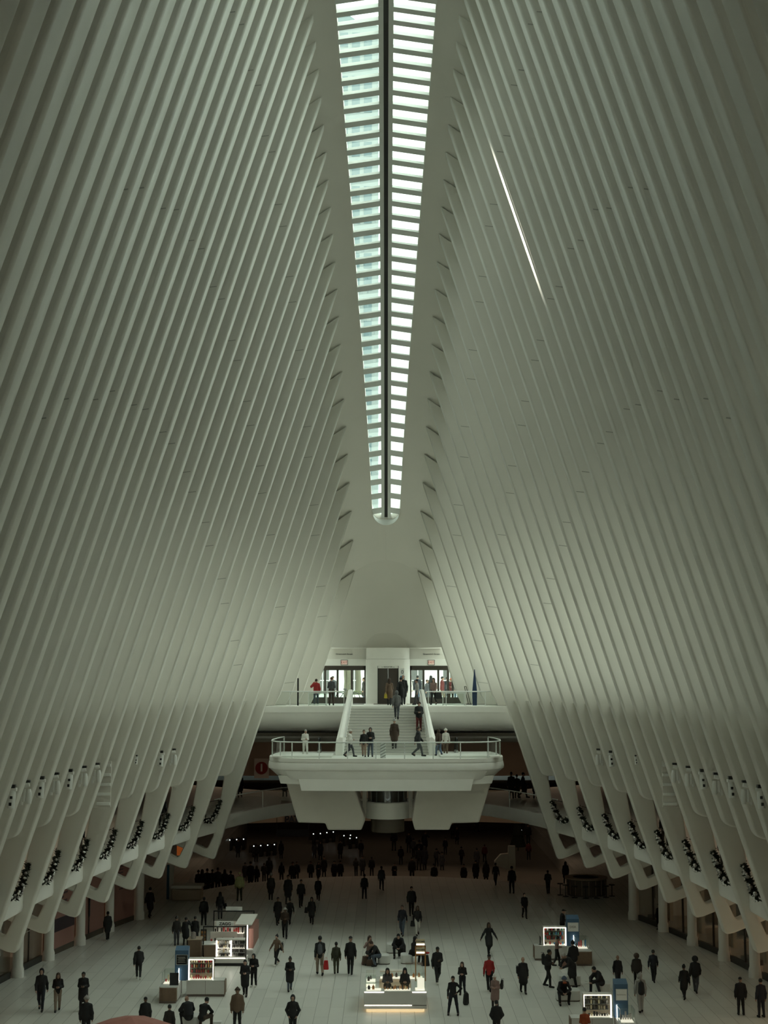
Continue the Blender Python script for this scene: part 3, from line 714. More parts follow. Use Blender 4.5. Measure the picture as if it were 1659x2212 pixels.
for i in range(160):
    x, y, z = random.uniform(-.55, .8), random.uniform(-.2, .4), .5 + random.random() * .28; r = .06
    b.sphere((x, y, z), r, 5, (1, 1, .6))
o = b.obj('shrub', 'foliage_street', pl_); o['kind'] = 'stuff'
# bicycle outside
bk = empty('bicycle', at(751, 1520, 103)); bk.location.z = ZP - .02; tag(bk, 'black bicycle with rear rack parked outside the left entrance', 'bicycle')
def ring(c, R, r, n=24):
    b = MB(); pts = [(c[0] + R * math.cos(2 * PI * i / n), c[1], c[2] + R * math.sin(2 * PI * i / n)) for i in range(n + 1)]; return b.tube(pts, r, 6, False)
for x in (-.52, .52): 
    wv = ring((x, 0, .34), .34, .03).obj('wheel', 'rubber', bk, smooth=1.5)
    sb = MB()
    for i in range(8): t = PI * i / 8; sb.tube([(x - .33 * math.cos(t), 0, .34 - .33 * math.sin(t)), (x + .33 * math.cos(t), 0, .34 + .33 * math.sin(t))], .004, 3)
    sb.obj('spokes', 'steel', wv)
MB().tube([(-.52, 0, .34), (-.15, 0, .85), (.38, 0, .85), (.52, 0, .34)], .025, 6).tube([(-.15, 0, .85), (-.05, 0, .3), (.38, 0, .8)], .025, 6).tube([(-.52, 0, .34), (-.05, 0, .3)], .02, 6).obj('frame', 'black', bk)
MB().tube([(.4, -.25, 1.0), (.36, 0, 1.0), (.4, .25, 1.0)], .02, 6).tube([(.38, 0, .85), (.36, 0, 1.0)], .02, 6).obj('handlebar', 'black', bk)
MB().sphere((-.2, 0, .93), .13, 8, (1.1, .6, .35)).obj('saddle', 'black', bk); MB().box(-.75, -.25, -.1, .1, .74, .8).obj('rack', 'black', bk)
# tower block outside above the skylight
mat('tower_glass', (.10, .16, .18), .15, noise=.15, scale=.05, spec=.8); mat('tower_stone', (.27, .31, .31), .6, noise=.05, scale=.1)
tw = empty('skyscraper', (0, 215, 0)); tag(tw, 'tall pale glazed office tower seen through left half of the skylight', 'building')
xr_ = at(817, 600, 215).x; zt_ = at(780, 55, 215).z
MB().box(xr_ - 40, xr_, 0, 40, 0, zt_).obj('wall', 'tower_stone', tw)
MB().prism([(xr_ - 40, zt_), (xr_ - 2, zt_), (xr_ - 6, zt_ + 3), (xr_ - 40, zt_ + 9)], .5, 39, lambda u, v, h: (u, h, v)).obj('roof', 'tower_glass', tw)
b = MB()
for i in range(18):
    for j in range(36):
        z = zt_ - 3.6 - j * 3.6
        if i >= 9: break
        x = xr_ - 1.0 - i * 1.9
        b.box(x - 1.25, x, -.06, 0, z, z + 2.4)
o = b.obj('windows', 'tower_glass', tw); o['kind'] = 'stuff'

mat('shade_block_dark', (.10, .10, .095), .6, noise=.1)  # unseen dark boxes added outside to keep side light off the near end
for x0, x1, y0, y1, h, lab in ((-90, -50, -40, 45, 50, 'unseen dark block added to shade the left glazing'), (50, 90, -40, 45, 50, 'unseen dark block added to shade the right glazing')):
    o = MB().box(x0, x1, y0, y1, 0, h).obj('shade_block', 'shade_block_dark'); tag(o, lab, 'building')
# ------------------------------------------------------------------ lamps of the lower levels
def area(name, loc, sx, sy, p, c=(1, .74, .5)):
    l = bpy.data.lights.new(name, 'AREA'); l.shape = 'RECTANGLE'; l.size = sx; l.size_y = sy; l.energy = p; l.color = c
    o = bpy.data.objects.new(name, l); col.objects.link(o); o.location = loc; return o
area('lower_ceiling_light', (0, 112, 5.05), 32, 8, 12); area('lower_ceiling_light', (0, 135, 5.15), 32, 8, 16); area('balcony_ceiling_light', (0, 112, 10.4), 32, 6, 85)
l_ = area('near_warm_fill', (0, 2, 25.7), 10, 10, 50, (1, .72, .5)); l_.rotation_euler = (math.radians(35), 0, 0)  # unseen warm fill added overhead to brown the near end
for s in (-1, 1):
    area('balcony_ceiling_light', (s * 17.2, 62, 8.35), 2, 46, 26)
    area('shop_ceiling_light', (s * 22.3, 63, 5.0), 3, 40, 270 if s > 0 else 60)
def glint(z, half, watts):
    # sunlight thrown down through one skylight bay by the tower glass, grazing a single rib
    Y = Yk(15); T_ = Vector((innx(Y, z), Y, z)); d = Vector((-.50, 0, 1)).normalized(); s = bpy.data.lights.new('sun_reflection', 'SPOT'); s.energy = watts; s.spot_size = math.radians(half); s.spot_blend = .35; s.shadow_soft_size = .15; s.color = (1, .97, .88)
    o = bpy.data.objects.new('sun_reflection', s); col.objects.link(o); o.location = T_ + d * 50; o.rotation_euler = d.to_track_quat('Z', 'Y').to_euler()
glint(31.9, .74, 200000)
# ------------------------------------------------------------------ columns and shop fronts
_colx = [(89.6, 13.6), (85.5, 14.5), (81.5, 15.45), (77.4, 16.2), (73.3, 16.9), (69.2, 17.4), (65.1, 17.85), (61, 18.15), (57, 18.35), (50, 18.6)]
colx = lambda Y: interp(_colx, mir(Y))
cols = [85.6 - 4.1 * i for i in range(9)]
for s, nm in ((-1, 'left'), (1, 'right')):
    for i, Y in enumerate(cols):
        c = MB().lathe((0, 0, 0), [(.30, 0), (.30, .35), (.25, .5), (.24, 4.4), (.3, 5.14)], 16).obj('shopfront_column', 'white_solid', loc=(s * colx(Y), Y, 0), smooth=.7)
        tag(c, 'white column between %s-hand shopfronts, %s from the far end' % (nm, nth(i + 1)), 'column', 'shopfront columns ' + nm)
mat('hoarding_pink', (.34, .17, .14), .6, noise=.05, scale=.3); mat('hoarding_text', (.10, .06, .07), .6); mat('band_purple', (.035, .02, .03), .5)
mat('beige_wall', (.5, .42, .32), .6, noise=.05); mat('shop_floor', (.4, .34, .27), .3)
mat('shop_dark', (.05, .045, .04), .5)
def bay(s, i, style, lab):
    Y1, Y0 = cols[i] - .3, cols[i + 1] + .3
    a = Vector((s * (colx(cols[i]) + .28), Y1, 0)); c = Vector((s * (colx(cols[i + 1]) + .28), Y0, 0)); d = c - a; w = d.length
    e = empty('shopfront', a, math.atan2(d.y, d.x)); tag(e, lab, 'shopfront'); sg = 1 if s > 0 else -1   # local x runs toward the camera, +y*sg is inward shop side
    inn = lambda y0, y1: (min(sg * y0, sg * y1), max(sg * y0, sg * y1))
    def bx(x0, x1, y0, y1, z0, z1, n, m, par=e):
        q = inn(y0, y1); return MB().box(x0, x1, q[0], q[1], z0, z1).obj(n, m, par)
    fr = sg * -1 * -.0
    if style in ('pink', 'pinktext', 'pinkdoor'):
        bx(0, w, 0, .1, .28, 5.12, 'hoarding', 'hoarding_pink')
        bx(0, w, -.03, .1, 0, .28, 'base', 'dark_wall')
        rz = PI if s < 0 else 0
        def tx(t, size, x, z, m='hoarding_text'):
            q = text(t, size, (x, -sg * .012, z), m, e, depth=.004, align='LEFT'); q.rotation_euler = (PI / 2, 0, PI if sg < 0 else 0); 
            if sg < 0: q.scale.x = 1
            q.location.y = -sg * .012
            return q
        if style == 'pinktext':
            bx(0, w, -.02, 0, 1.1, 1.75, 'dark_band', 'band_purple')
            for r in range(13):
                for q in range(5):
                    if random.random() < .75: bx(w - .15 - q * .5 - random.random() * .15 - .35, w - .15 - q * .5, -.012, 0, 2.1 + r * .2, 2.2 + r * .2, 'printed_line', 'hoarding_text')
            for r in range(3): bx(w - .9, w - .15, -.012, 0, .5 + r * .15, .56 + r * .15, 'printed_line', 'hoarding_text')
        elif style == 'pink':
            for r in range(14): bx(w * .42, w * .42 + .45 + .1 * (r % 3), -.012, 0, 2.0 + r * .18, 2.07 + r * .18, 'printed_line', 'hoarding_text')
        else:
            bx(w * .55, w * .55 + .08, -.04, 0, .28, 4.2, 'door_gap', 'shop_dark'); bx(w * .66, w * .8, -.012, 0, 3.6, 3.95, 'printed_sign', 'hoarding_text')
            bx(w * .57, w * .6, -.1, -.05, 1.2, 3.6, 'door_pull', 'dark_metal')
    else:
        bx(0, w, .02, .05, .3, 5.1, 'pane', 'shop_glass')
        bx(0, w, -.03, .12, 0, .3, 'base', 'dark_metal')
        bx(0, w, .25, 3.5, .01, .16, 'display_floor', 'shop_floor')
        if style in ('beige', 'beigedoor'):
            bx(0, w * .45, 1.2, 1.4, .1, 5.1, 'display_wall', 'beige_wall'); bx(w * .45, w, 3.2, 3.4, .1, 5.1, 'display_wall', 'beige_wall' if style == 'beigedoor' else 'shop_dark')
            bx(w * .5, w * .5 + .06, -.02, .08, .3, 5.1, 'mullion', 'dark_metal')
            bx(0, w, -.04, .1, 3.6, 3.7, 'transom', 'dark_metal')
            if style == 'beigedoor':
                bx(w * .62, w * .65, -.12, -.06, 1.6, 2.5, 'door_pull', 'bronze'); bx(w * .76, w * .79, -.12, -.06, 1.6, 2.5, 'door_pull', 'bronze')
                bx(w * .62, w * .79, -.1, -.07, 2.46, 2.52, 'door_pull_bar', 'bronze'); bx(w * .15, w * .55, .3, .9, .16, .4, 'display_plinth', 'shop_dark')
        elif style == 'sale':
            bx(0, w, 2.0, 2.2, .1, 5.1, 'display_wall', 'beige_wall'); bx(w * .45, w * .47, .02, .07, .3, 5.1, 'mullion', 'dark_metal')
            q = text('SALE', .42, (w * .62, -sg * .0, 2.3), 'white_sign', e, 'sale_lettering', depth=.004); q.rotation_euler = (PI / 2, 0, PI if sg < 0 else 0)
            bx(w * .45, w * .85, .0, .02, 1.75, 1.77, 'printed_line', 'white_sign')
        elif style == 'dark':
            bx(0, w, 1.2, 1.4, .1, 5.1, 'display_wall', 'shop_dark'); bx(w * .5, w * .53, -.04, .07, .3, 5.1, 'mullion', 'dark_metal')
            bx(w * .42, w * .44, -.12, -.06, 1.3, 2.6, 'door_pull', 'steel')
    return e
L_ = ['pink hoarding with faint printed column in farthest left shopfront', 'pink hoarding with a doorway behind the person in the long dark coat', 'pink hoarding with small text lines above a dark purple band',
      'lit shop window with SALE lettering and a mannequin', 'dark shop doors with long steel pull at the left picture edge', 'dark shopfront left of the frame edge', 'dark shopfront beyond the left frame edge']
for i, st in enumerate(['pink', 'pinkdoor', 'pinktext', 'sale', 'dark', 'dark']): bay(-1, i, st, L_[i])
R_ = ['beige shopfront behind the standing man in dark coat at far right', 'shopfront with dark opening beside a beige panel on the right', 'glazed beige shopfront with a low plinth on the right', 'beige shopfront with tall bronze double door pulls', 'beige shopfront at the right picture edge', 'beige shopfront beyond the right frame edge']
for i, st in enumerate(['beigedoor', 'beige', 'beige', 'beigedoor', 'beige', 'beige']): bay(1, i, st, R_[i])
# back walls of the shops
for s in (-1, 1):
    structure(MB().box(min(s * 24, s * 24.3), max(s * 24, s * 24.3), 12, 86, 0, 5.1).obj('wall_shops_%s' % ('left' if s < 0 else 'right'), 'warm_wall' if s < 0 else 'beige_wall'))
    structure(MB().box(min(s * 14.5, s * 30), max(s * 14.5, s * 30), 85.9, 86.2, 0, 5.1).obj('wall_shops_end_%s' % ('left' if s < 0 else 'right'), 'plaster'))
# ------------------------------------------------------------------ balcony rails, glass and garlands between the long ribs
mat('needles', (.018, .024, .014), .8, noise=.4, scale=20); mat('silver', (.75, .74, .72), .16, 1.0); mat('silver_matt', (.4, .38, .36), .4, .9)
long_Y = [Yk(k) for k in range(0, 22, 2)]
bauble_me = MB().sphere((0, 0, 0), 1, 10).mesh('bauble', 3.2); bauble_me.materials.append(M['silver'])
bauble_me2 = MB().sphere((0, 0, 0), 1, 10).mesh('bauble', 3.2); bauble_me2.materials.append(M['silver_matt'])
def garland_proto(seed, side):
    rnd = random.Random(seed)
    root = empty('garland'); n = 30; W = 1.75; sag = 1.02
    pts = []
    for i in range(n + 1):
        t = -1 + 2 * i / n; pts.append(Vector((0, t * W, -sag * (1 - abs(t) ** 1.65))))
    b = MB()
    for i in range(n):
        p0, p1 = pts[i], pts[i + 1]
        for q in range(22):
            c = p0.lerp(p1, rnd.random()); a = rnd.random() * 2 * PI; e_ = rnd.uniform(-.8, .8)
            d = Vector((math.cos(a) * math.cos(e_), math.sin(a) * math.cos(e_), math.sin(e_))); ln = rnd.uniform(.12, .25)
            sd = d.cross(Vector((rnd.random(), rnd.random(), rnd.random()))).normalized() * .045
            up = d.cross(sd).normalized() * .012
            b.add([c - sd * .4, c + sd * .4, c + d * ln * .5 + sd + up, c + d * ln, c + d * ln * .5 - sd + up], [(0, 1, 2, 3, 4)])
    b.tube(pts, .06, 6)
    f = b.obj('foliage', 'needles', root, fix=False)
    for i in range(32):
        t = rnd.random(); k = int(t * n); p = pts[min(k, n - 1)]; r = rnd.choice((.04, .055, .055, .075))
        o = bpy.data.objects.new('bauble', bauble_me if rnd.random() < .6 else bauble_me2); col.objects.link(o); o.parent = root
        o.location = (p.x - side * rnd.uniform(.06, .15), p.y - rnd.uniform(-.02, .16), p.z + rnd.uniform(-.1, .14)); o.scale = (r, r, r)
    return root
GH = 6.92
protos = {}
for s, nm in ((-1, 'left'), (1, 'right')):
    protos[s] = garland_proto(3 + s, s)
    for i in range(9):
        Ya, Yb = long_Y[i], long_Y[i + 1]; ym = (Ya + Yb) / 2
        xa, xb = innx(Ya, 5.85) + .48, innx(Yb, 5.85) + .48
        g = protos[s] if i == 0 else copy_tree(protos[s])
        g.location = (s * ((xa + xb) / 2 - .16), ym, GH); g.rotation_euler = (0, 0, s * -math.atan2(xb - xa, Ya - Yb) * -1 if False else s * math.atan2(xb - xa, Ya - Yb))
        tag(g, 'dark garland with silver baubles in the %s %s balcony opening from the far end' % (nth(i + 1), nm), 'garland', 'christmas garlands %s balcony' % nm)
        r = empty('balcony_railing', (s * (xa + xb) / 2, ym, ZM)); tag(r, 'glass balcony rail in the %s %s opening from the far end, behind a garland' % (nth(i + 1), nm), 'railing', 'balcony rails ' + nm)
        P0 = Vector((s * (xa - xb) / 2 + s * .08, Ya - .28 - ym, 0)); P1 = Vector((s * (xb - xa) / 2 + s * .08, Yb + .28 - ym, 0))
        MB().tube([P0 + Vector((0, 0, 1.05)), P1 + Vector((0, 0, 1.05))], .028, 8).obj('top_rail', 'bronze', r)
        b = MB(); b.add([P0, P1, P1 + Vector((0, 0, 1.0)), P0 + Vector((0, 0, 1.0))], [(0, 1, 2, 3)]); b.obj('glass_panel', 'rail_glass', r, fix=False)
# railing of the bridge
for s, nm in ((-1, 'left'), (1, 'right')):
    pts = [(s * (x + .15), y) for y, x in _bridge]
    railing('bridge_railing', pts, ZM, 1.05, pts[1::2], 'dark-topped glass railing on the curved %s bridge under the landing' % nm, 'rail_glass', .02)
# ------------------------------------------------------------------ spotlights under the ledge
mat('lamp_white', (.8, .79, .75), .35)
def spot_a():
    r = empty('spotlight_cluster'); MB().box(-.1, .1, -.12, .12, -.16, 0).obj('bracket', 'dark_metal', r, bevel=.02)
    MB().box(-.16, .16, -.1, .1, -.3, -.14).obj('driver_box', 'lamp_white', r, bevel=.02)
    b = MB(); b.tube([(0, 0, -.28), (.03, -.05, -.55), (.06, -.1, -1.05)], [.12, .16, .17], 14); b.obj('lamp_head', 'lamp_white', r, smooth=.8)
    MB().box(-.03, .08, -.27, -.2, -.62, -.5).obj('lens', 'black', r); MB().box(0, .11, -.3, -.22, -.92, -.78).obj('lens', 'black', r)
    b = MB(); b.tube([(.22, .05, -.4), (.25, .02, -.95)], .07, 10); b.obj('side_lamp', 'lamp_white', r, smooth=.8); return r
def spot_b():
    r = empty('spotlight_cluster'); MB().box(-.12, .12, -.12, .12, -.12, 0).obj('bracket', 'dark_metal', r, bevel=.02)
    b = MB(); b.tube([(-.1, -.1, -.2), (.14, -.12, -.26)], .1, 12); b.obj('upper_lamp', 'lamp_white', r, smooth=.8)
    b = MB(); b.tube([(-.05, 0, -.42), (-.07, 0, -.62), (-.07, 0, -1.1)], [.1, .13, .12], 12); b.obj('lamp_head', 'lamp_white', r, smooth=.8)
    b = MB(); b.tube([(.13, 0, -.42), (.16, 0, -1.0)], .075, 10); b.obj('lamp_head', 'lamp_white', r, smooth=.8)
    b = MB(); b.tube([(.26, .1, -.8), (.3, .1, -1.15)], .08, 10); b.obj('side_lamp', 'lamp_white', r, smooth=.8); return r
pa, pb = spot_a(), spot_b(); first = {id(pa): True, id(pb): True}
def louvre(s, Y):
    r = empty('louvre_panel', (s * (innx(Y, 9.6) + .05), Y, 10.5)); tag(r, 'white louvred panel hanging among the %s spotlights' % ('left' if s < 0 else 'right'), 'louvre')
    for i in range(5): MB().box(-.26, .3, -.05, .05, -.1 - i * .4 - .12, -.1 - i * .4).obj('slat', 'lamp_white', r, bevel=.01)
    MB().box(-.28, .32, .05, .12, -1.9, 0).obj('back_plate', 'plaster', r)
cnt = {-1: 0, 1: 0}
for k in (7, 8, 10, 13, 14, 15, 16, 17, 18, 19):
    for s in (-1, 1):
        Y = Yk(k) + SP * .48; pr = pa if k in (8, 15, 17, 19, 10) else pb
        if first[id(pr)]: g = pr; first[id(pr)] = False
        else: g = copy_tree(pr)
        g.location = (s * (innx(Y, 10.4) + .05), Y, 10.55); g.scale = (s * .72, .72, .72) if k != 10 else (s * .4, .4, .4)
        cnt[s] += 1; tag(g, 'white spotlight cluster under %s ledge, %s counted from the far end' % ('left' if s < 0 else 'right', nth(cnt[s])), 'spotlight', 'spotlights under the ledge')
for s in (-1, 1): louvre(s, Yk(12) + SP * .38)
# ------------------------------------------------------------------ far lower hall
mat('fascia', (.42, .34, .26), .6); mat('letter_dark', (.03, .035, .05), .4)
b = MB(); rows = []
for i in range(25):
    a = (-50 + 100 * i / 24) * PI / 180; x = 30 * math.sin(a); y = 88 + 30 * math.cos(a)
    rows.append([(x, y, 5.1), (x, y, 2.55), (x * 1.02, y + .7, 2.5)])
b.strip(rows); structure(b.obj('trim_6', 'fascia', smooth=1.0))
for ch, px in (('P', 619.5), ('A', 630), ('T', 640), ('H', 650)):
    a = math.asin((px - 833) * 117.5 / F / 30); y = 88 + 30 * math.cos(a) - .12
    p = at(px, 1771 - (px - 615) * .04, y); q = text(ch, .78, p, 'letter_dark', name='path_letter', bold=.02, depth=.03); q.rotation_euler = (PI / 2, 0, -a)
    tag(q, 'dark capital %s of the PATH sign on the curved fascia' % ch, 'letter', 'PATH sign letters')
mat('lamp_glow', (1, 1, .95), .4, emis=(.9, 1, .95), es=1.6); mat('orange_glow', (.4, .1, .02), .4, emis=(1, .25, .05), es=.06)
mat('blue_screen', (.004, .008, .014), .7)
sgn = empty('transit_sign', at(632, 1800, 116)); tag(sgn, 'long dim blue transit sign below the curved fascia', 'sign')
MB().box(-1.3, 1.3, 0, .15, -.25, .28).obj('panel', 'blue_screen', sgn); MB().box(-1.3, -1.25, .05, .1, .28, 1.2).box(1.25, 1.3, .05, .1, .28, 1.2).obj('hanger', 'dark_metal', sgn)
o = MB().box(-.4, .4, 0, .05, -.35, .35).obj('orange_poster', 'orange_glow', loc=at(394, 1837, 104)); tag(o, 'small glowing orange poster seen through a rib triangle', 'poster')
gates = [(425, 1851), (440, 1850.5), (456, 1849), (472, 1847.5), (548, 1840), (563, 1839), (578, 1838), (592.5, 1836.5), (511, 1825), (526, 1824), (481, 1828), (496, 1826), (677, 1812), (692, 1811), (706, 1809), (720, 1807.5), (756, 1822), (770, 1820.5), (757, 1815), (743, 1816)]
gp = None
for i, (px, py) in enumerate(gates):
    p = fl(px, py + 12, -1.3)
    if gp is None:
        gp = empty('ticket_gate'); MB().box(-.14, .14, 0, 1.6, 0, 1.0).obj('cabinet', 'dark_metal', gp, bevel=.03)
        MB().sphere((0, -.03, .96), .045, 8).obj('indicator_lamp', 'lamp_glow', gp, smooth=3.2); MB().box(-.5, -.14, .7, .75, .3, .95).obj('paddle', 'dark_wall', gp); g = gp
    else: g = copy_tree(gp)
    g.location = (p.x, p.y, -1.3)
    tag(g, 'ticket gate with glowing white lamp in the dark lower hall, %s of the row' % nth(i + 1), 'ticket gate', 'ticket gates')
# subway sign with the red numeral disc
p = at(565, 1659, 121.5); sq = MB().box(-.62, .62, 0, .1, -.85, .78).obj('subway_sign', 'plaster', loc=p); tag(sq, 'pale square sign with red disc and numeral 1 on the balcony back wall', 'sign')
mat('disc_red', (.26, .015, .012), .5); b = MB(); b.lathe((0, 0, 0), [(0, 0), (.52, 0), (.52, .05), (0, .05)], 32); d = b.obj('red_disc', 'disc_red', sq); d.rotation_euler = (PI / 2, 0, 0); d.location = (0, -.0, 0)
text('1', .85, (0, -.08, 0), 'white_sign', sq, depth=.01, bold=.03)
# blocks and sculptural wedge on the far floor
wd = empty('white_totem', fl(1106, 1890)); tag(wd, 'pale upright slab with slanted wing at the right end of the step', 'totem')
h = 13.9 - 0; z1 = at(1106, 1827, wd.location.y).z
MB().box(-.26, .26, -.1, .3, 0, z1).obj('slab', 'plaster', wd, bevel=.03)
MB().prism([(-1.25, .95), (-1.2, .7), (-.3, .35), (-.26, 0), (-.26, 1.5), (-.8, 1.45)], 0, .5, lambda u, v, h: (u, h, v)).obj('slanted_wing', 'plaster', wd, bevel=.04)
tt = empty('information_totem', fl(370, 1942)); z1 = at(370, 1868, tt.location.y).z
tag(tt, 'tall pale information blade standing in the dark left corner', 'totem')
MB().prism([(-.12, .1), (-.16, z1), (.16, z1 + .06), (.1, 0)], -.1, .1, lambda u, v, h: (u, h, v)).obj('blade', 'plaster', tt, bevel=.02); MB().box(-.3, -.14, -.1, .1, 0, z1).obj('edge_panel', 'panel_blue', tt)
ct = empty('low_counter', fl(402, 1946)); tag(ct, 'low pale counter beside the information blade, left of the crowd', 'counter')
MB().box(-.95, .95, 0, 1.2, 0, .75).obj('body', 'warm_wall', ct, bevel=.1); MB().box(-1.0, 1.0, -.05, 1.25, .75, .95).obj('counter_top', 'plaster', ct, bevel=.05)
rc = empty('round_bar', fl(1272, 1938)); rc.location.y += 1.2; tag(rc, 'dark curved bar counter under the right-hand ribs', 'counter')
MB().lathe((0, 0, 0), [(1.25, 0), (1.3, 1.05)], 28).obj('counter_front', 'dark_wall', rc, smooth=1); MB().lathe((0, 0, 0), [(.9, 1.05), (1.4, 1.05), (1.4, 1.13), (.9, 1.13)], 28).obj('counter_top', 'warm_wall', rc)
for i in range(9):
    t = PI + PI * (i + .5) / 9; MB().box(-.02, .02, -.02, .02, .1, 1.0).obj('panel_rib', 'warm_wall', rc, loc=(1.31 * math.cos(t), 1.31 * math.sin(t), 0))
for i in range(7):
    t = PI * 1.05 + PI * .8 * i / 6; st = empty('bar_stool', (rc.location.x + 1.75 * math.cos(t), rc.location.y + 1.75 * math.sin(t), 0)); tag(st, 'dark bar stool at the curved bar, %s from the left' % nth(i + 1), 'stool', 'stools at the curved bar')
    MB().lathe((0, 0, 0), [(.0, .7), (.19, .7), (.19, .76), (0, .76)], 12).obj('seat', 'dark_metal', st); MB().tube([(0, 0, 0), (0, 0, .7)], .03, 6).lathe((0, 0, 0), [(.2, 0), (.2, .03), (0, .03)], 12).obj('pedestal', 'dark_metal', st)
tree_ = empty('christmas_tree', fl(1119, 1838)); tag(tree_, 'slim dark Christmas tree with tiny lights in the far right hall', 'tree')
b = MB(); b.lathe((0, 0, 0), [(.05, 3.1), (.3, 2.2), (.22, 2.15), (.5, 1.3), (.4, 1.25), (.7, .35), (.1, .3)], 14); b.obj('foliage', 'needles', tree_); MB().tube([(0, 0, 0), (0, 0, .4)], .06, 8).obj('trunk', 'bark', tree_)
b = MB()
for i in range(22): t = random.random() * 2 * PI; z = random.uniform(.5, 2.9); r = .72 * (1 - z / 3.3); b.sphere((r * math.cos(t), r * math.sin(t), z), .02, 5)
o = b.obj('fairy_lights', 'lamp_glow', tree_); o['kind'] = 'stuff'
for px, py, s_, n in ((1317, 1640, 1, 0),):
    pass
# small wall fittings above the platform
for px, py, nm, lab in ((633, 1407, 'security_camera', 'small dark security camera on the left ribs beside the portal'), (608, 1408, 'security_camera', 'tiny camera left of the larger one on the left ribs'),
                        (1041, 1406, 'security_camera', 'small dark security camera on the right ribs beside the portal'), (1067, 1407, 'security_camera', 'tiny camera right of the larger one on the right ribs')):
    Y = 87.6; p = at(px, py, Y); r = empty(nm, p); tag(r, lab, 'camera')
    MB().tube([(0, .1, 0), (0, -.05, 0)], .05, 8).obj('mount', 'white_solid', r); MB().tube([(-.1, -.1, -.08), (.08, -.1, -.02)], .05, 8).obj('camera_body', 'dark_metal', r); MB().box(-.03, .03, -.14, -.06, -.02, .12).obj('antenna', 'dark_metal', r)
# ------------------------------------------------------------------ kiosks and furniture on the main floor
mat('kiosk_white', (.62, .60, .57), .4, noise=.03); mat('kiosk_top', (.72, .73, .70), .25); mat('wood', (.19, .12, .075), .5, noise=.2, scale=6); mat('kiosk_blue', (.055, .125, .22), .45)
mat('led', (1, 1, .95), .4, emis=(1, .93, .8), es=1.5); mat('lit_shelf', (.9, .88, .8), .4, emis=(1, .92, .75), es=.32); mat('led_soft', (1, .9, .7), .4, emis=(1, .72, .38), es=.26)
mat('amber', (.45, .2, .06), .3); mat('cream_prod', (.7, .6, .4), .4); mat('red_prod', (.45, .03, .03), .4); mat('screen', (.01, .01, .012), .15); mat('teal_prod', (.12, .4, .35), .4)
mat('kiosk_plinth', (.15, .11, .09), .5); mat('oak_frame', (.42, .2, .06), .5); mat('purple_prod', (.12, .05, .2), .4); mat('blue_prod', (.08, .25, .45), .4)
prod = ['black', 'cream_prod', 'red_prod', 'teal_prod', 'amber', 'white_sign', 'purple_prod', 'blue_prod']
class KF:
    """local frame of a kiosk standing at a floor point"""
    def __init__(s, px, py): s.o = fl(px, py)
    def X(s, px, dy=0): return at(px, 2050, s.o.y + dy).x * 1.0 - s.o.x
    def Z(s, py, dy=0): return at(834, py, s.o.y + dy).z
    def px(s, px, py, dy=0): p = at(px, py, s.o.y + dy); return p.x - s.o.x, p.z
def bx(par, n, m, x0, x1, y0, y1, z0, z1, bev=0): return MB().box(x0, x1, y0, y1, z0, z1).obj(n, m, par, bevel=bev)
def shelf_goods(par, x0, x1, y, z, n, hmin, hmax, mats, w=.06, name='product', seed=1):
    r = random.Random(seed)
    for i in range(n):
        x = x0 + (x1 - x0) * (i + .5) / n; h = r.uniform(hmin, hmax)
        MB().box(x - w / 2, x + w / 2, y - .04, y + .04, z, z + h).obj(name, r.choice(mats), par)
def glass_case(par, x0, x1, y0, y1, z0, z1, led=True, frame='led'):
    MB().box(x0, x1, y0, y1, z0, z1).obj('display_glass', 'clear_glass', par)
    bx(par, 'lit_shelf', 'lit_shelf', x0 + .02, x1 - .02, y0 + .02, y1 - .02, z0, z0 + .03)
# central perfume kiosk
k = KF(854, 2187); K1 = empty('perfume_kiosk', k.o); tag(K1, 'white glowing perfume kiosk with glass cases in the centre of the floor', 'kiosk')
xw = (k.X(921.5) - k.X(786)) / 2; D = 3.0; H = .84
b = MB(); pl = fillet([(-xw + .1, 0.05), (xw - .1, 0.05), (xw - .1, D - .05), (-xw + .1, D - .05)], .12); b.prism(pl, .02, .14, lambda u, v, h: (u, v, h)); b.obj('glowing_plinth', 'led_soft', K1)
bx(K1, 'front_panel', 'kiosk_white', -xw, xw, 0, .5, .30, H, .01); bx(K1, 'lower_panel', 'kiosk_white', -xw, xw, .02, .5, .14, .27)
bx(K1, 'light_strip', 'led', -xw + .03, xw * .52, .0, .02, .272, .298); bx(K1, 'light_strip', 'led', -xw + .02, -xw * .36, -.015, .0, H - .03, H); bx(K1, 'light_strip', 'led', xw * .54, xw - .02, -.015, .0, H - .03, H)
bx(K1, 'side_counter', 'kiosk_white', -xw, -xw + .62, .5, D, .14, H, .01); bx(K1, 'side_counter', 'kiosk_white', xw - .62, xw, .5, D, .14, H, .01); bx(K1, 'back_counter', 'kiosk_white', -xw + .62, xw - .62, D - .5, D, .14, H, .01)
bx(K1, 'counter_top', 'kiosk_top', -xw, xw, 0, .55, H, H + .03); bx(K1, 'counter_top', 'kiosk_top', -xw, -xw + .64, .55, D, H, H + .03); bx(K1, 'counter_top', 'kiosk_top', xw - .64, xw, .55, D, H, H + .03)
bx(K1, 'counter_top', 'kiosk_top', -xw + .64, xw - .64, D - .55, D, H, H + .03); T0 = H + .03
glass_case(K1, -xw * .36, xw * .5, .05, .5, T0, T0 + .28); glass_case(K1, -xw + .08, -xw * .44, .05, .48, T0, T0 + .3); glass_case(K1, xw * .62, xw - .06, .1, .6, T0, T0 + .62)
glass_case(K1, -xw + .06, -xw + .5, .7, 1.35, T0, T0 + .4); glass_case(K1, -xw + .06, -xw + .5, 1.7, 2.4, T0, T0 + .4); glass_case(K1, xw * .36, xw - .1, D - .55, D - .05, T0, T0 + .62)
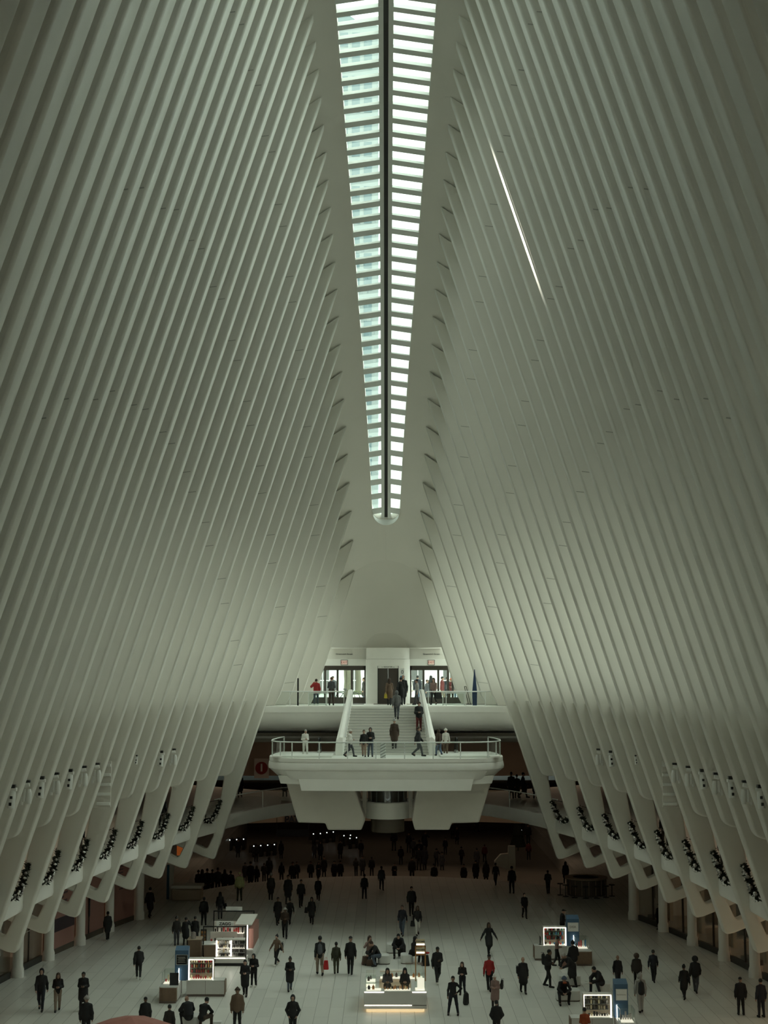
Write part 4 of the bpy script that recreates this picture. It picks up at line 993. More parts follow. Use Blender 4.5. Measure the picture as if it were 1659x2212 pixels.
glass_case(K1, -xw * .5, xw * .3, D - .5, D - .1, T0, T0 + .22); bx(K1, 'case_lid', 'plaster', -xw * .5, xw * .3, D - .5, D - .1, T0 + .3, T0 + .34)
bx(K1, 'lit_shelf', 'lit_shelf', -xw + .1, -xw + .46, .8, 1.3, T0 + .2, T0 + .22); bx(K1, 'lit_shelf', 'lit_shelf', xw * .7, xw - .1, .15, .2, T0 + .05, T0 + .5)
bx(K1, 'lit_panel', 'lit_shelf', xw * .34, xw - .66, .6, .62, .5, .8)
r_ = random.Random(5); bott = []
for i in range(17):
    x = -xw * .33 + i * (xw * .8) / 17; o = None
    h = r_.uniform(.07, .17); w = r_.uniform(.022, .04); m_ = r_.choice(['black', 'amber', 'black', 'cream_prod', 'shop_dark', 'oak_frame'])
    o = MB().box(x - w, x + w, .16 + .12 * (i % 2), .21 + .12 * (i % 2), 0, h * .75).box(x - w * .4, x + w * .4, .175 + .12 * (i % 2), .195 + .12 * (i % 2), h * .75, h).obj('perfume_bottle', m_, loc=(k.o.x, k.o.y, T0 + .035))
    tag(o, 'small perfume bottle on the lit front tray of the central kiosk, %s from left' % nth(i + 1), 'bottle', 'perfume bottles on the front tray')
for i, (x, y, z, m_) in enumerate([(-xw * .84, .2, 0, 'black'), (-xw * .7, .22, 0, 'amber'), (-xw * .86, 1.0, .19, 'shop_dark'), (-xw * .8, 2.1, 0, 'black'), (xw * .74, .3, 0, 'needles'), (xw * .62, 2.7, 0, 'amber'), (xw * .8, 2.75, 0, 'oak_frame'), (-xw * .1, 2.75, 0, 'amber'), (xw * .05, 2.75, 0, 'shop_dark')]):
    o = MB().box(-.05, .05, -.04, .04, 0, .14).tube([(0, 0, .14), (0, 0, .19)], .018, 8).obj('display_bottle', m_, loc=(k.o.x + x, k.o.y + y, T0 + .03 + z)); tag(o, ['black bottle in the left front glass case', 'amber bottle in the left front glass case', 'dark bottle on the raised shelf of the left case', 'black bottle in the left rear glass case', 'dark green ornament in the right front glass case', 'amber bottle left in the right rear case', 'orange bottle right in the right rear case', 'amber bottle in the low back case', 'dark bottle in the low back case'][i], 'bottle')
fx0, fx1 = xw * .66, xw - .0 + .02; fz = T0; fy = D - 1.0
sf = bx(K1, 'sign_frame', 'oak_frame', fx0, fx0 + .05, fy, fy + .05, fz, fz + 1.5)
MB().box(fx1 - .05, fx1, fy, fy + .05, fz, fz + 1.5).obj('sign_frame', 'oak_frame', K1); bx(K1, 'sign_frame_bar', 'oak_frame', fx0, fx1, fy, fy + .05, fz + 1.1, fz + 1.15); bx(K1, 'sign_frame_bar', 'oak_frame', fx0, fx1, fy, fy + .05, fz + 1.45, fz + 1.5)
for z in (1.17, 1.52): 
    p_ = bx(K1, 'sign_panel', 'cream_prod', fx0 + .05, fx1 - .05, fy + .0, fy + .04, fz + z, fz + z + .26); bx(K1, 'light_strip', 'led', fx0 + .06, fx1 - .06, fy - .01, fy, fz + z + .01, fz + z + .07)
    text('PERFUMES', .085, ((fx0 + fx1) / 2, fy - .01, fz + z + .16), 'shop_dark', K1, depth=.003, bold=.002)
# three accessory kiosks with a blue tower (L-shaped)
def cell_kiosk(kx, ky, mir_, label, sign, pxs, hs, sd):
    """pxs: main counter px range, case px range, tower px range, block px range ; hs: counter top, case top, tower top rows"""
    k = KF(kx, ky); K = empty('accessory_kiosk', k.o); tag(K, label, 'kiosk'); X = k.X
    c0, c1, g0, g1, t0, t1, b0, b1 = [X(p) for p in pxs]
    zc = k.Z(hs[0]); zc = max(.62, min(zc, .9)); zg = k.Z(hs[1], .2); zt = k.Z(hs[2], .3)
    bx(K, 'counter', 'kiosk_white', c0, c1, 0, .6, .1, zc, .01); bx(K, 'plinth', 'kiosk_plinth', c0 + .02, c1, .03, .57, 0, .1); bx(K, 'counter_top', 'kiosk_top', c0 - .01, c1, -.01, .61, zc, zc + .025)
    mid = (c0 + c1) / 2; bx(K, 'panel_joint', 'kiosk_plinth', mid - .006, mid + .006, -.004, 0, .1, zc); bx(K, 'side_panel', 'wood', (c0 - .03) if mir_ > 0 else c1, c0 if mir_ > 0 else c1 + .03, 0, .6, .1, zc)
    y0, y1 = .12, .5; z0 = zc + .025
    MB().box(g0, g1, y0, y1, z0, zg).obj('display_glass', 'clear_glass', K)
    fw = .026
    bx(K, 'led_frame', 'led', g0, g1, y0 - .02, y0, zg - fw, zg); bx(K, 'led_frame', 'led', g0 if mir_ > 0 else g1 - fw, g0 + fw if mir_ > 0 else g1, y0 - .02, y0, z0, zg - fw); bx(K, 'led_frame', 'led', g1 - fw * 2 if mir_ > 0 else g0, g1 if mir_ > 0 else g0 + fw * 2, y0 - .02, y0, z0, zg - fw)
    bx(K, 'lit_shelf', 'lit_shelf', g0 + .04, g1 - .04, y0 + .02, y1, z0, z0 + .02); bx(K, 'back_board', 'warm_wall', g0, g1, y1, y1 + .02, z0, zg); bx(K, 'case_roof', 'plaster', g0, g1, y0, y1 + .02, zg, zg + .03)
    hh = zg - z0
    for r in range(3):
        bx(K, 'shelf', 'steel', g0 + .05, g1 - .08, y0 + .15, y1, z0 + hh * (.3 + .25 * r) - .01, z0 + hh * (.3 + .25 * r))
        shelf_goods(K, g0 + .07, g1 - .1, y0 + .28, z0 + hh * (.3 + .25 * r), 9, hh * .1, hh * .2, sd[0], .055, seed=sd[1] + r)
    shelf_goods(K, g0 + .07, g1 - .1, y0 + .16, z0 + .02, 9, hh * .08, hh * .2, sd[0], .07, seed=sd[1] + 9)
    # tower
    bx(K, 'tower_body', 'kiosk_blue', t0, t1, .05, .45, zc, zt - .15)
    MB().prism([(.05, zt - .15), (.05, zt - .02), (.45, zt + .12), (.45, zt - .15)], t0, t1, lambda u, v, h: (h, u, v)).obj('tower_roof', 'kiosk_blue', K)
    w = t1 - t0; zs = zt - .62; 
    bx(K, 'sign_screen', 'white_sign' if sign[1] else 'screen', t0 + .07, t1 - .05, .035, .05, zs, zs + .4, .01); bx(K, 'sign_frame', 'steel', t0 + .05, t1 - .03, .04, .055, zs - .02, zs + .42)
    if not sign[0]:
        for i in range(5): bx(K, 'printed_line', 'silver_matt', t0 + .12 + .03 * (i % 2), t1 - .12 - .02 * (i % 3), .028, .035, zs + .08 + i * .055, zs + .10 + i * .055)
    else: text(sign[0], .16, ((t0 + t1) / 2, .03, zs + .2), 'kiosk_plinth' if sign[1] else 'white_sign', K, depth=.003)
    # low block toward the viewer
    yb = -1.35; m0, m1 = min(b0, b1), max(b0, b1)
    pl = fillet([(m0, yb), (m1, yb), (m1, .3), (m0, .3)], [.18 if mir_ < 0 else .02, .18 if mir_ > 0 else .02, 0, 0]); b = MB(); b.prism(pl, .1, zc - .02, lambda u, v, h: (u, v, h)); b.obj('block', 'wood', K)
    b = MB(); b.prism(pl, zc - .02, zc + .02, lambda u, v, h: (u, v, h)); b.obj('counter_top', 'kiosk_top', K); bx(K, 'plinth', 'kiosk_plinth', m0 + .03, m1 - .03, yb + .03, .3, 0, .1)
    xi = m1 if mir_ < 0 else m0; bx(K, 'white_side', 'kiosk_white', xi - .015, xi + .015, yb + .2, .0, .1, zc - .02)
    e0, e1 = m0 + .06, m1 - .1; ze = zc + hh * .62
    MB().box(e0, e1, yb + .55, 0, zc + .02, ze).obj('display_glass', 'clear_glass', K)
    for xx in (e0, e1):
        bx(K, 'led_frame', 'led' if (xx == xi or abs(xx - xi) < .2) else 'steel', xx - .015, xx + .015, -.04, 0, zc, ze); bx(K, 'case_edge', 'steel', xx - .01, xx + .01, yb + .55, 0, ze - .02, ze); bx(K, 'case_edge', 'steel', xx - .01, xx + .01, yb + .54, yb + .56, zc, ze)
    bx(K, 'lit_shelf', 'lit_shelf', e0 + .04, e1 - .04, yb + .6, -.05, zc + .02, zc + .04)
    shelf_goods(K, e0 + .05, e1 - .05, -.3, zc + .04, 5, .1, .35, sd[0], .06, seed=sd[1] + 20)
    return K, k, zc
K2, k2, zc2 = cell_kiosk(445, 2153, -1, 'accessory kiosk with blue tower and red goods, left of centre', ('', False), (404, 485.5, 407, 461, 378, 407, 354.5, 392), (2119, 2072, 2050), (['red_prod', 'cream_prod', 'amber', 'shop_dark', 'red_prod'], 11))
bx(K2, 'menu_board', 'screen', k2.X(375) - .0, k2.X(394), -1.02, -1.0, zc2 + .02, zc2 + .55)
K4, k4, zc4 = cell_kiosk(1190, 2075, 1, 'accessory kiosk with blue tower and white sign, right of centre', ('DISK', True), (1155, 1225, 1175, 1224, 1225, 1252, 1237, 1271.5), (2044, 2003, 1982), (['teal_prod', 'red_prod', 'white_sign', 'blue_prod', 'black'], 31))
K5, k5, zc5 = cell_kiosk(1276, 2236, 1, 'jewellery kiosk with grey blue tower cut by the lower frame edge', ('~~~~', True), (1232, 1322, 1260, 1320, 1326, 1355, 1327, 1367), (2200, 2148, 2122), (['black', 'silver_matt', 'cream_prod', 'shop_dark'], 51))
mon = empty('cash_monitor', (k4.o.x + k4.X(1168), k4.o.y + .3, zc4 + .025)); tag(mon, 'slim cash register monitor at left end of the right kiosk counter', 'monitor')
MB().box(-.02, .02, -.16, .16, .1, .4).obj('display', 'screen', mon); MB().tube([(0, 0, 0), (0, 0, .12)], .02, 6).box(-.07, .07, -.07, .07, 0, .015).obj('stand', 'dark_metal', mon)
# phone case kiosk with two black portal frames (ZAGG)
k = KF(498, 2087); K3 = empty('phone_case_kiosk', k.o); tag(K3, 'long kiosk with ZAGG sign, two black square frames and lit shelves', 'kiosk'); X = k.X
D3 = fl(498, 2050).y - k.o.y
x0, x1 = X(462), X(534); bx(K3, 'counter', 'kiosk_white', x0, x1, 0, .5, .14, .45, .01); bx(K3, 'plinth', 'black', x0, x1 - .02, .04, .5, 0, .14)
bx(K3, 'side_body', 'wood', X(438), X(466), .0, .9, .2, 1.0); bx(K3, 'side_top', 'kiosk_top', X(436), X(466), 0, .9, 1.0, 1.03)
def portal(pxa, pxb, pya, pyb, dy):
    a0, a1 = X(pxa, dy), X(pxb, dy); z1, z0 = k.Z(pya, dy), k.Z(pyb, dy); t = .045
    f = MB().box(a0, a0 + t, dy, dy + .1, z0, z1).box(a1 - t, a1, dy, dy + .1, z0, z1).box(a0, a1, dy, dy + .1, z1 - t, z1).obj('portal_frame', 'black', K3); return a0, a1, z0, z1
a0, a1, z0, z1 = portal(438, 532, 2001, 2070, 0)
bx(K3, 'light_strip', 'led', a0 + .05, a1 - .05, -.01, .03, z0 - .02, z0 + .02)
sx0, sx1 = X(467), X(504); sz = k.Z(2000.5); bx(K3, 'sign_box', 'white_sign', sx0, sx1, 0, .08, sz, sz + .2); text('ZAGG', .21, ((sx0 + sx1) / 2, -.005, sz + .1), 'black', K3, depth=.004, bold=.004)
b0_, b1_, z0b, z1b = portal(460, 548.5, 1967.5, 2034, D3)
sz = k.Z(1967.5, D3); bx(K3, 'sign_box', 'white_sign', X(486.6, D3), X(522, D3), D3, D3 + .08, sz + .01, sz + .2)
# shelves: front lower unit, rising diagonal units
fx0, fx1 = X(466), X(530); zf1 = k.Z(2032)
bx(K3, 'shelf_back', 'shop_dark', fx0, fx1, .42, .46, z0, zf1); bx(K3, 'shelf_side', 'led', fx0, fx0 + .03, .06, .45, z0, zf1); bx(K3, 'shelf_side', 'led', (fx0 + fx1) / 2 - .01, (fx0 + fx1) / 2 + .02, .06, .45, z0, zf1); bx(K3, 'shelf_side', 'kiosk_white', fx1 - .03, fx1, .06, .45, z0, zf1); bx(K3, 'shelf_cap', 'plaster', fx0, fx1, .04, .6, zf1, zf1 + .04)
for r in range(4):
    z = z0 + .02 + r * (zf1 - z0) / 4; bx(K3, 'shelf', 'lit_shelf' if r % 2 == 0 else 'steel', fx0 + .03, fx1 - .03, .1, .42, z, z + .015)
    shelf_goods(K3, fx0 + .05, (fx0 + fx1) / 2 - .03, .2, z + .015, 7, .08, .17, ['white_sign', 'cream_prod', 'black', 'white_sign'], .06, seed=r); shelf_goods(K3, (fx0 + fx1) / 2 + .04, fx1 - .04, .2, z + .015, 8, .1, .2, ['black', 'shop_dark', 'silver_matt'], .05, seed=r + 5)
for q in range(2):
    y = 1.0 + q * 1.0; xa, xb = X(452 + q * 8, y), X(510 + q * 16, y); z_ = 1.05 + .35 * q
    bx(K3, 'display_counter', 'kiosk_white', xa, xb, y, y + .45, .14, z_ - .2); bx(K3, 'shelf_back', 'plaster', xa, xb, y + .4, y + .44, z_ - .2, z_ + .35); bx(K3, 'lit_shelf', 'lit_shelf', xa, xb, y, y + .4, z_ - .2, z_ - .18)
    shelf_goods(K3, xa + .03, xb - .03, y + .25, z_ - .18, 14, .12, .3, ['red_prod', 'black', 'white_sign', 'shop_dark', 'red_prod'], .07, seed=40 + q)
rx0, rx1 = X(534, 1.5), X(549, 1.5); bx(K3, 'end_unit', 'kiosk_white', rx0 - .25, rx1, 1.2, D3, .14, .6, .08); bx(K3, 'end_panel', 'hoarding_pink', rx0 + .08, rx1 - .03, 1.4, D3 - .1, .6, 1.55); bx(K3, 'light_strip', 'led', rx0 - .0, rx0 + .05, 1.18, 1.3, .62, 1.75); bx(K3, 'end_roof', 'plaster', rx0 - .6, rx1 - .1, 1.2, D3 - .1, 1.75, 1.8)
o = empty('coffee_machine', (k.o.x + X(442), k.o.y + 1.2, 0)); tag(o, 'light round pedestal table left of the ZAGG kiosk', 'table'); MB().lathe((0, 0, 0), [(0, .9), (.28, .9), (.28, .95), (0, .95)], 20).obj('table_top', 'kiosk_top', o); MB().tube([(0, 0, 0), (0, 0, .9)], .05, 10).lathe((0, 0, 0), [(.2, 0), (.2, .03), (0, .03)], 16).obj('pedestal', 'kiosk_white', o); o.name = 'pedestal_table'
o = empty('wooden_counter', fl(418, 2073)); tag(o, 'wooden counter holding a grey jar behind the blue tower', 'counter'); MB().box(-.3, .35, 0, .9, 0, .95).obj('body', 'wood', o, bevel=.03); MB().box(-.34, .38, -.03, .95, .95, .98).obj('counter_top', 'warm_wall', o)
p = o.location; j = MB().lathe((0, 0, 0), [(0, 0), (.12, 0), (.14, .15), (.12, .3), (.05, .34), (0, .34)], 14).obj('jar', 'silver_matt', loc=(p.x - .05, p.y + .25, .98), smooth=.8); tag(j, 'grey round jar standing on the wooden counter', 'jar')
orr = empty('snack_stand', (p.x + .35, p.y + 1.1, 0)); tag(orr, 'small wire stand of orange packets near the ZAGG kiosk', 'stand')
MB().box(-.15, .15, 0, .05, 0, 1.3).obj('stand_frame', 'dark_metal', orr)
for i in range(4): MB().box(-.12, .1, -.06, 0, .55 + i * .18, .67 + i * .18).obj('packet', 'orange_glow' if False else 'oak_frame', orr)
# seats
mat('seat_white', (.66, .66, .63), .4)
def seat(px, py, w, d, h, lab, rz=0):
    p = fl(px, py); s_ = empty('bench_seat', p, rz); tag(s_, lab, 'seat')
    b = MB(); pl = fillet([(-w / 2, 0), (w / 2, 0), (w / 2, d), (-w / 2, d)], .22, 6)
    b.prism(pl, .04, h, lambda u, v, hh: (u, v, hh)); b.obj('body', 'seat_white', s_, bevel=.03)
    b = MB(); b.prism([(x * .97, .02 + y * .97) for x, y in pl], 0, .04, lambda u, v, hh: (u, v, hh)); b.obj('shadow_gap', 'dark_wall', s_); return s_
seat(829, 2084, .62, .7, .43, 'white bench seat under the couple left behind the perfume kiosk'); seat(856, 2060, 1.0, .8, .45, 'white bench seat behind the man with the suitcase'); seat(879, 2083, .62, .8, .43, 'white bench seat right behind the perfume kiosk')
seat(1232, 2131, 1.0, .8, .45, 'greyish bench seat under the person bending over'); seat(1229, 2164, 1.05, .8, .45, 'greyish bench seat under the person with the orange scarf'); seat(1305, 2147, .62, .8, .43, 'white bench seat under the crouching person by the jewellery kiosk')
seat(411, 2221, .75, .8, .43, 'white bench seat at the lower left frame edge')
o = MB().box(-.18, .18, -.12, .12, 0, .1).obj('folded_paper', 'white_sign', loc=fl(469, 2211), bevel=.02); tag(o, 'small white box lying near the seated pair at bottom left', 'box')
# pink parasol at the lower edge
mat('canopy_pink', (.42, .17, .14), .6)
pc = fl(283, 2203, 2.75); um = empty('parasol', (pc.x, pc.y, 0)); tag(um, 'large pink parasol canopy cut by the bottom frame edge', 'parasol')
b = MB(); n = 8; R0 = 1.5; R1 = .8
vs = [(R0 * math.cos(2 * PI * (i + .5) / n), R0 * math.sin(2 * PI * (i + .5) / n), 2.45) for i in range(n)] + [(R1 * math.cos(2 * PI * (i + .5) / n), R1 * math.sin(2 * PI * (i + .5) / n), 2.72) for i in range(n)] + [(0, 0, 2.85)]
b.add(vs, [(i, (i + 1) % n, n + (i + 1) % n, n + i) for i in range(n)] + [(n + i, n + (i + 1) % n, 2 * n) for i in range(n)]); 
b.add([(x, y, z - .25) for x, y, z in vs[:n]] + vs[:n], [(i, (i + 1) % n, n + (i + 1) % n, n + i) for i in range(n)]); b.obj('canopy', 'canopy_pink', um)
MB().tube([(0, 0, 0), (0, 0, 2.8)], .04, 10).obj('pole', 'dark_metal', um); MB().lathe((0, 0, 0), [(0, 0), (.4, 0), (.4, .06), (0, .08)], 16).obj('base', 'dark_metal', um)
for i in range(n): t = 2 * PI * (i + .5) / n; MB().tube([(0, 0, 2.78), (R0 * math.cos(t), R0 * math.sin(t), 2.43)], .015, 5).obj('rib_strut', 'dark_metal', um)
# ------------------------------------------------------------------ people: signed distance bodies turned into one smooth surface each
def surface_nets(V, lo, h):
    nx, ny, nz = V.shape; S = V < 0
    c = np.zeros((nx - 1, ny - 1, nz - 1), int)
    for i in (0, 1):
        for j in (0, 1):
            for k in (0, 1): c += S[i:nx - 1 + i, j:ny - 1 + j, k:nz - 1 + k]
    act = (c > 0) & (c < 8); idx = -np.ones(act.shape, int); cells = np.argwhere(act); idx[act] = np.arange(len(cells))
    P = np.zeros((len(cells), 3)); n = np.zeros(len(cells)); ci, cj, ck = cells.T
    corners = [(i, j, k) for i in (0, 1) for j in (0, 1) for k in (0, 1)]
    for a in corners:
        for ax in range(3):
            if a[ax]: continue
            b = list(a); b[ax] = 1
            va = V[ci + a[0], cj + a[1], ck + a[2]]; vb = V[ci + b[0], cj + b[1], ck + b[2]]
            m = (va < 0) != (vb < 0); t = np.where(m, va / np.where(m, va - vb, 1), 0)
            q = np.tile(np.array(a, float), (len(cells), 1)); q[:, ax] += t
            P[m] += q[m]; n[m] += 1
    P = (P / n[:, None] + cells) * h + lo
    F_ = []
    for ax in range(3):
        o1, o2 = [(1, 2), (2, 0), (0, 1)][ax]
        sl0 = [slice(None)] * 3; sl1 = [slice(None)] * 3; sl0[ax] = slice(0, -1); sl1[ax] = slice(1, None)
        for s in (0, 1):
            pass
        A = S[tuple(sl0)]; B = S[tuple(sl1)]; E_ = np.argwhere(A != B)
        E_ = E_[(E_[:, o1] > 0) & (E_[:, o2] > 0)]
        ok = (E_[:, o1] < act.shape[o1]) & (E_[:, o2] < act.shape[o2]); E_ = E_[ok]
        inside = A[tuple(E_.T)]
        def cell(d1, d2): q = E_.copy(); q[:, o1] -= d1; q[:, o2] -= d2; return idx[tuple(q.T)]
        Q = np.stack([cell(1, 1), cell(0, 1), cell(0, 0), cell(1, 0)], 1)
        Q[~inside] = Q[~inside][:, ::-1]; F_.append(Q)
    return P, np.concatenate(F_)
def blob(name, prims, h=.02, k=.03, cuts=(), smooth=True):
    """prims: ('c', a, b, ra, rb[, squash y]) tapered limb, ('e', centre, radii) ellipsoid, negative radius kind '-' carves"""
    lo = np.array([1e9] * 3); hi = -lo
    for p in prims:
        if p[0] == '-': continue
        if p[0] == 'c': r = max(p[3], p[4]); pts = np.array([p[1], p[2]], float)
        else: r = max(p[2]); pts = np.array([p[1]], float)
        lo = np.minimum(lo, pts.min(0) - r); hi = np.maximum(hi, pts.max(0) + r)
    lo -= 3 * h; hi += 3 * h; n = np.ceil((hi - lo) / h).astype(int) + 1
    g = [lo[i] + np.arange(n[i]) * h for i in range(3)]; X, Y, Z = np.meshgrid(*g, indexing='ij')
    D = np.full(X.shape, 9.0)
    for p in prims:
        kk = k
        if p[0] == 'c':
            a, b = np.array(p[1], float), np.array(p[2], float); sy = p[5] if len(p) > 5 and p[5] else 1.0
            if len(p) > 6: kk = p[6]
            r = max(p[3], p[4]) + .1; l2 = np.minimum(a, b) - r; h2 = np.maximum(a, b) + r
            sl = tuple(slice(max(0, int((l2[i] - lo[i]) / h)), min(n[i], int((h2[i] - lo[i]) / h) + 2)) for i in range(3))
            x, y, z = X[sl], Y[sl], Z[sl]; ab = b - a; L2 = max((ab * ab).sum(), 1e-9)
            t = np.clip(((x - a[0]) * ab[0] + (y - a[1]) * ab[1] + (z - a[2]) * ab[2]) / L2, 0, 1)
            dx, dy, dz = x - a[0] - t * ab[0], (y - a[1] - t * ab[1]) / sy, z - a[2] - t * ab[2]
            d = np.sqrt(dx * dx + dy * dy + dz * dz) - (p[3] + (p[4] - p[3]) * t)
            if sy < 1: d = d * max(sy, .7)
        else:
            c = np.array(p[1], float); R = np.array(p[2], float); r = R.max() + .1
            sl = tuple(slice(max(0, int((c[i] - r - lo[i]) / h)), min(n[i], int((c[i] + r - lo[i]) / h) + 2)) for i in range(3))
            x, y, z = X[sl], Y[sl], Z[sl]
            d = (np.sqrt(((x - c[0]) / R[0]) ** 2 + ((y - c[1]) / R[1]) ** 2 + ((z - c[2]) / R[2]) ** 2) - 1) * R.min()
            if len(p) > 3: kk = p[3]
        o = D[sl]
        if p[0] == '-': D[sl] = np.maximum(o, -d)
        else:
            q = np.clip(.5 + .5 * (o - d) / kk, 0, 1); D[sl] = o * (1 - q) + d * q - kk * q * (1 - q)
    for pt, nn in cuts: D = np.maximum(D, (X - pt[0]) * nn[0] + (Y - pt[1]) * nn[1] + (Z - pt[2]) * nn[2])
    P, Q = surface_nets(D, lo, h)
    me = bpy.data.meshes.new(name); me.from_pydata(P.tolist(), [], Q.tolist()); me.update(); me.polygons.foreach_set('use_smooth', [True] * len(me.polygons)); return me
V3 = lambda *a: np.array(a, float)
def pose(lean=0.0, legs='stand', armL='down', armR='down', headf=0.0, sit=False):
    J = {}
    zh = .50 if sit else .93
    def tilt(x, y, z):                       # torso leaning forward about the hips
        c, s = math.cos(lean), math.sin(lean); z = z - .95; return V3(x, y * c - z * s, zh + .02 + y * s + z * c)
    J['pel'] = V3(0, .0, zh + .03); J['waist'] = tilt(0, .0, 1.10); J['chest'] = tilt(0, .0, 1.30); J['neck'] = tilt(0, .01, 1.47)
    h = tilt(0, -.02, 1.625); J['head'] = h + V3(0, -headf * .08, -headf * .03); J['lean'] = lean
    for s, nm in ((1, 'L'), (-1, 'R')):
        J['sh' + nm] = tilt(s * .158, .01, 1.38); J['hip' + nm] = V3(s * .09, 0, zh)
        if sit:
            if legs == 'sit': J['kn' + nm] = V3(s * .14, -.43, .50); J['an' + nm] = V3(s * .14, -.42 - .05 * s, .09)
            else: J['kn' + nm] = V3(s * .22, -.40, .51); J['an' + nm] = V3(s * .20, -.34 + .1 * s, .09)
        elif legs == 'stand': J['kn' + nm] = V3(s * .10, -.01, .50); J['an' + nm] = V3(s * .12, .02, .09)
        elif legs == 'wide': J['kn' + nm] = V3(s * .16, -.02, .50); J['an' + nm] = V3(s * .22, .03, .09)
        elif legs == 'walk':
            if s > 0: J['kn' + nm] = V3(.09, -.19, .53); J['an' + nm] = V3(.08, -.27, .12)
            else: J['kn' + nm] = V3(-.09, -.02, .50); J['an' + nm] = V3(-.08, .32, .19)
        elif legs == 'step':
            if s > 0: J['kn' + nm] = V3(.09, -.13, .51); J['an' + nm] = V3(.09, -.15, .10)
            else: J['kn' + nm] = V3(-.08, .04, .50); J['an' + nm] = V3(-.07, .22, .13)
        arm = armL if s > 0 else armR; S = J['sh' + nm]
        tab = {'down': (V3(s * .07, .03, -.29), V3(s * .08, -.03, -.54)), 'back': (V3(s * .06, .12, -.27), V3(s * .08, .16, -.52)), 'fore': (V3(s * .05, -.08, -.28), V3(s * .03, -.26, -.48)),
               'phone': (V3(s * .05, .03, -.28), V3(-s * .09, -.20, -.27)), 'pocket': (V3(s * .11, .07, -.27), V3(s * .02, -.06, -.47)), 'hip': (V3(s * .21, .05, -.21), V3(s * .03, -.02, -.38)),
               'up': (V3(s * .16, -.14, -.14), V3(-s * .02, -.20, .12)), 'lap': (V3(s * .07, -.02, -.29), V3(-s * .08, -.26, -.36)), 'knee': (V3(s * .10, -.16, -.23), V3(-s * .08, -.32, -.36)), 'out': (V3(s * .16, 0, -.25), V3(s * .28, -.04, -.46))}
        e, w = tab[arm]; J['el' + nm] = S + e; J['wr' + nm] = S + w
    return J
POSES = {
    'stand': pose(), 'walk': pose(.04, 'walk', 'back', 'fore'), 'step': pose(.03, 'step', 'down', 'down'), 'phone': pose(.05, 'step', 'phone', 'phone', .6), 'phonestand': pose(.04, 'stand', 'phone', 'phone', .7),
    'onephone': pose(.03, 'walk', 'down', 'phone', .3), 'pocket': pose(.02, 'step', 'pocket', 'pocket'), 'hip': pose(.08, 'wide', 'down', 'hip', .4), 'up': pose(.0, 'stand', 'down', 'up'), 'bothup': pose(.03, 'stand', 'up', 'up'),
    'out': pose(.03, 'walk', 'out', 'out'), 'sit': pose(.12, 'sit', 'lap', 'lap', .3, True), 'sitlean': pose(.55, 'sitwide', 'knee', 'knee', .5, True), 'situp': pose(.1, 'sit', 'lap', 'up', .0, True), 'bend': pose(.75, 'wide', 'knee', 'knee', .3)}
def hand_prims(el, wr, s, curl):
    d = wr - el; d = d / np.linalg.norm(d); side = V3(0, 1, 0) if abs(d[1]) < .7 else V3(0, 0, -1)
    side = side - d * (side @ d); side /= np.linalg.norm(side); nrm = np.cross(d, side) * s
    pr = [('c', wr, wr + d * .075, .026, .034, 0, .012)]; b0 = wr + d * .085
    for i, (o, L) in enumerate(((-.030, .070), (-.010, .080), (.010, .075), (.029, .058))):
        p0 = b0 + side * o; p1 = p0 + d * L * .55 - nrm * L * .25 * curl; p2 = p1 + d * L * .35 - nrm * L * .55 * curl
        pr += [('c', p0, p1, .0105, .0095, 0, .004), ('c', p1, p2, .0095, .008, 0, .004)]
    t0 = wr + d * .03 - side * .03; t1 = t0 - side * .028 + d * .03; t2 = t1 + d * .035 - nrm * .012
    return pr + [('c', t0, t1, .013, .011, 0, .006), ('c', t1, t2, .011, .009, 0, .004)]
def body_mesh(J):
    H = J['head']; pr = [('c', J['pel'], J['waist'], .135, .12, .72), ('c', J['waist'], J['chest'], .12, .145, .68), ('c', J['shL'], J['neck'] + V3(0, 0, -.04), .05, .05), ('c', J['shR'], J['neck'] + V3(0, 0, -.04), .05, .05), ('c', J['chest'], J['neck'], .12, .055, .8), ('c', J['neck'], H + V3(0, .01, -.06), .052, .05),
          ('e', H + V3(0, .012, .015), (.080, .100, .110)), ('e', H + V3(0, -.03, -.055), (.052, .058, .062)), ('e', H + V3(0, -.098, -.012), (.013, .022, .026), .012), ('e', H + V3(0, -.078, .035), (.05, .02, .014), .02),
          ('e', H + V3(0, -.088, -.052), (.024, .012, .008), .006), ('e', H + V3(0, -.082, -.098), (.022, .018, .016), .015)]
    for s in (1, -1): pr += [('e', H + V3(s * .078, .012, -.005), (.012, .022, .032), .006)]
    for s in (1, -1): pr += [('-', H + V3(s * .032, -.102, .012), (.016, .012, .009))]
    for s, n in ((1, 'L'), (-1, 'R')):
        pr += [('c', J['sh' + n], J['el' + n], .052, .040), ('c', J['el' + n], J['wr' + n], .040, .026)] + hand_prims(J['el' + n], J['wr' + n], s, .7)
        pr += [('c', J['hip' + n], J['kn' + n], .085, .058), ('c', J['kn' + n], J['an' + n], .056, .036), ('c', J['an' + n], J['an' + n] + V3(0, -.14, -.04), .036, .03)]
    # carve last
    pr = [p for p in pr if p[0] != '-'] + [p for p in pr if p[0] == '-']
    return blob('body', pr, .0135, .03)
def trousers_mesh(J, w=0.0):
    pr = [('c', J['pel'] + V3(0, 0, -.02), J['waist'] + (J['pel'] - J['waist']) * .45, .15, .14, .78)]
    for n in 'LR': pr += [('c', J['hip' + n], J['kn' + n], .1 + w, .072 + w), ('c', J['kn' + n], J['an' + n] + (J['kn' + n] - J['an' + n]) * .02, .07 + w, .055 + w * 1.6)]
    a = min(J['anL'][2], J['anR'][2]); return blob('trousers', pr, .02, .035)
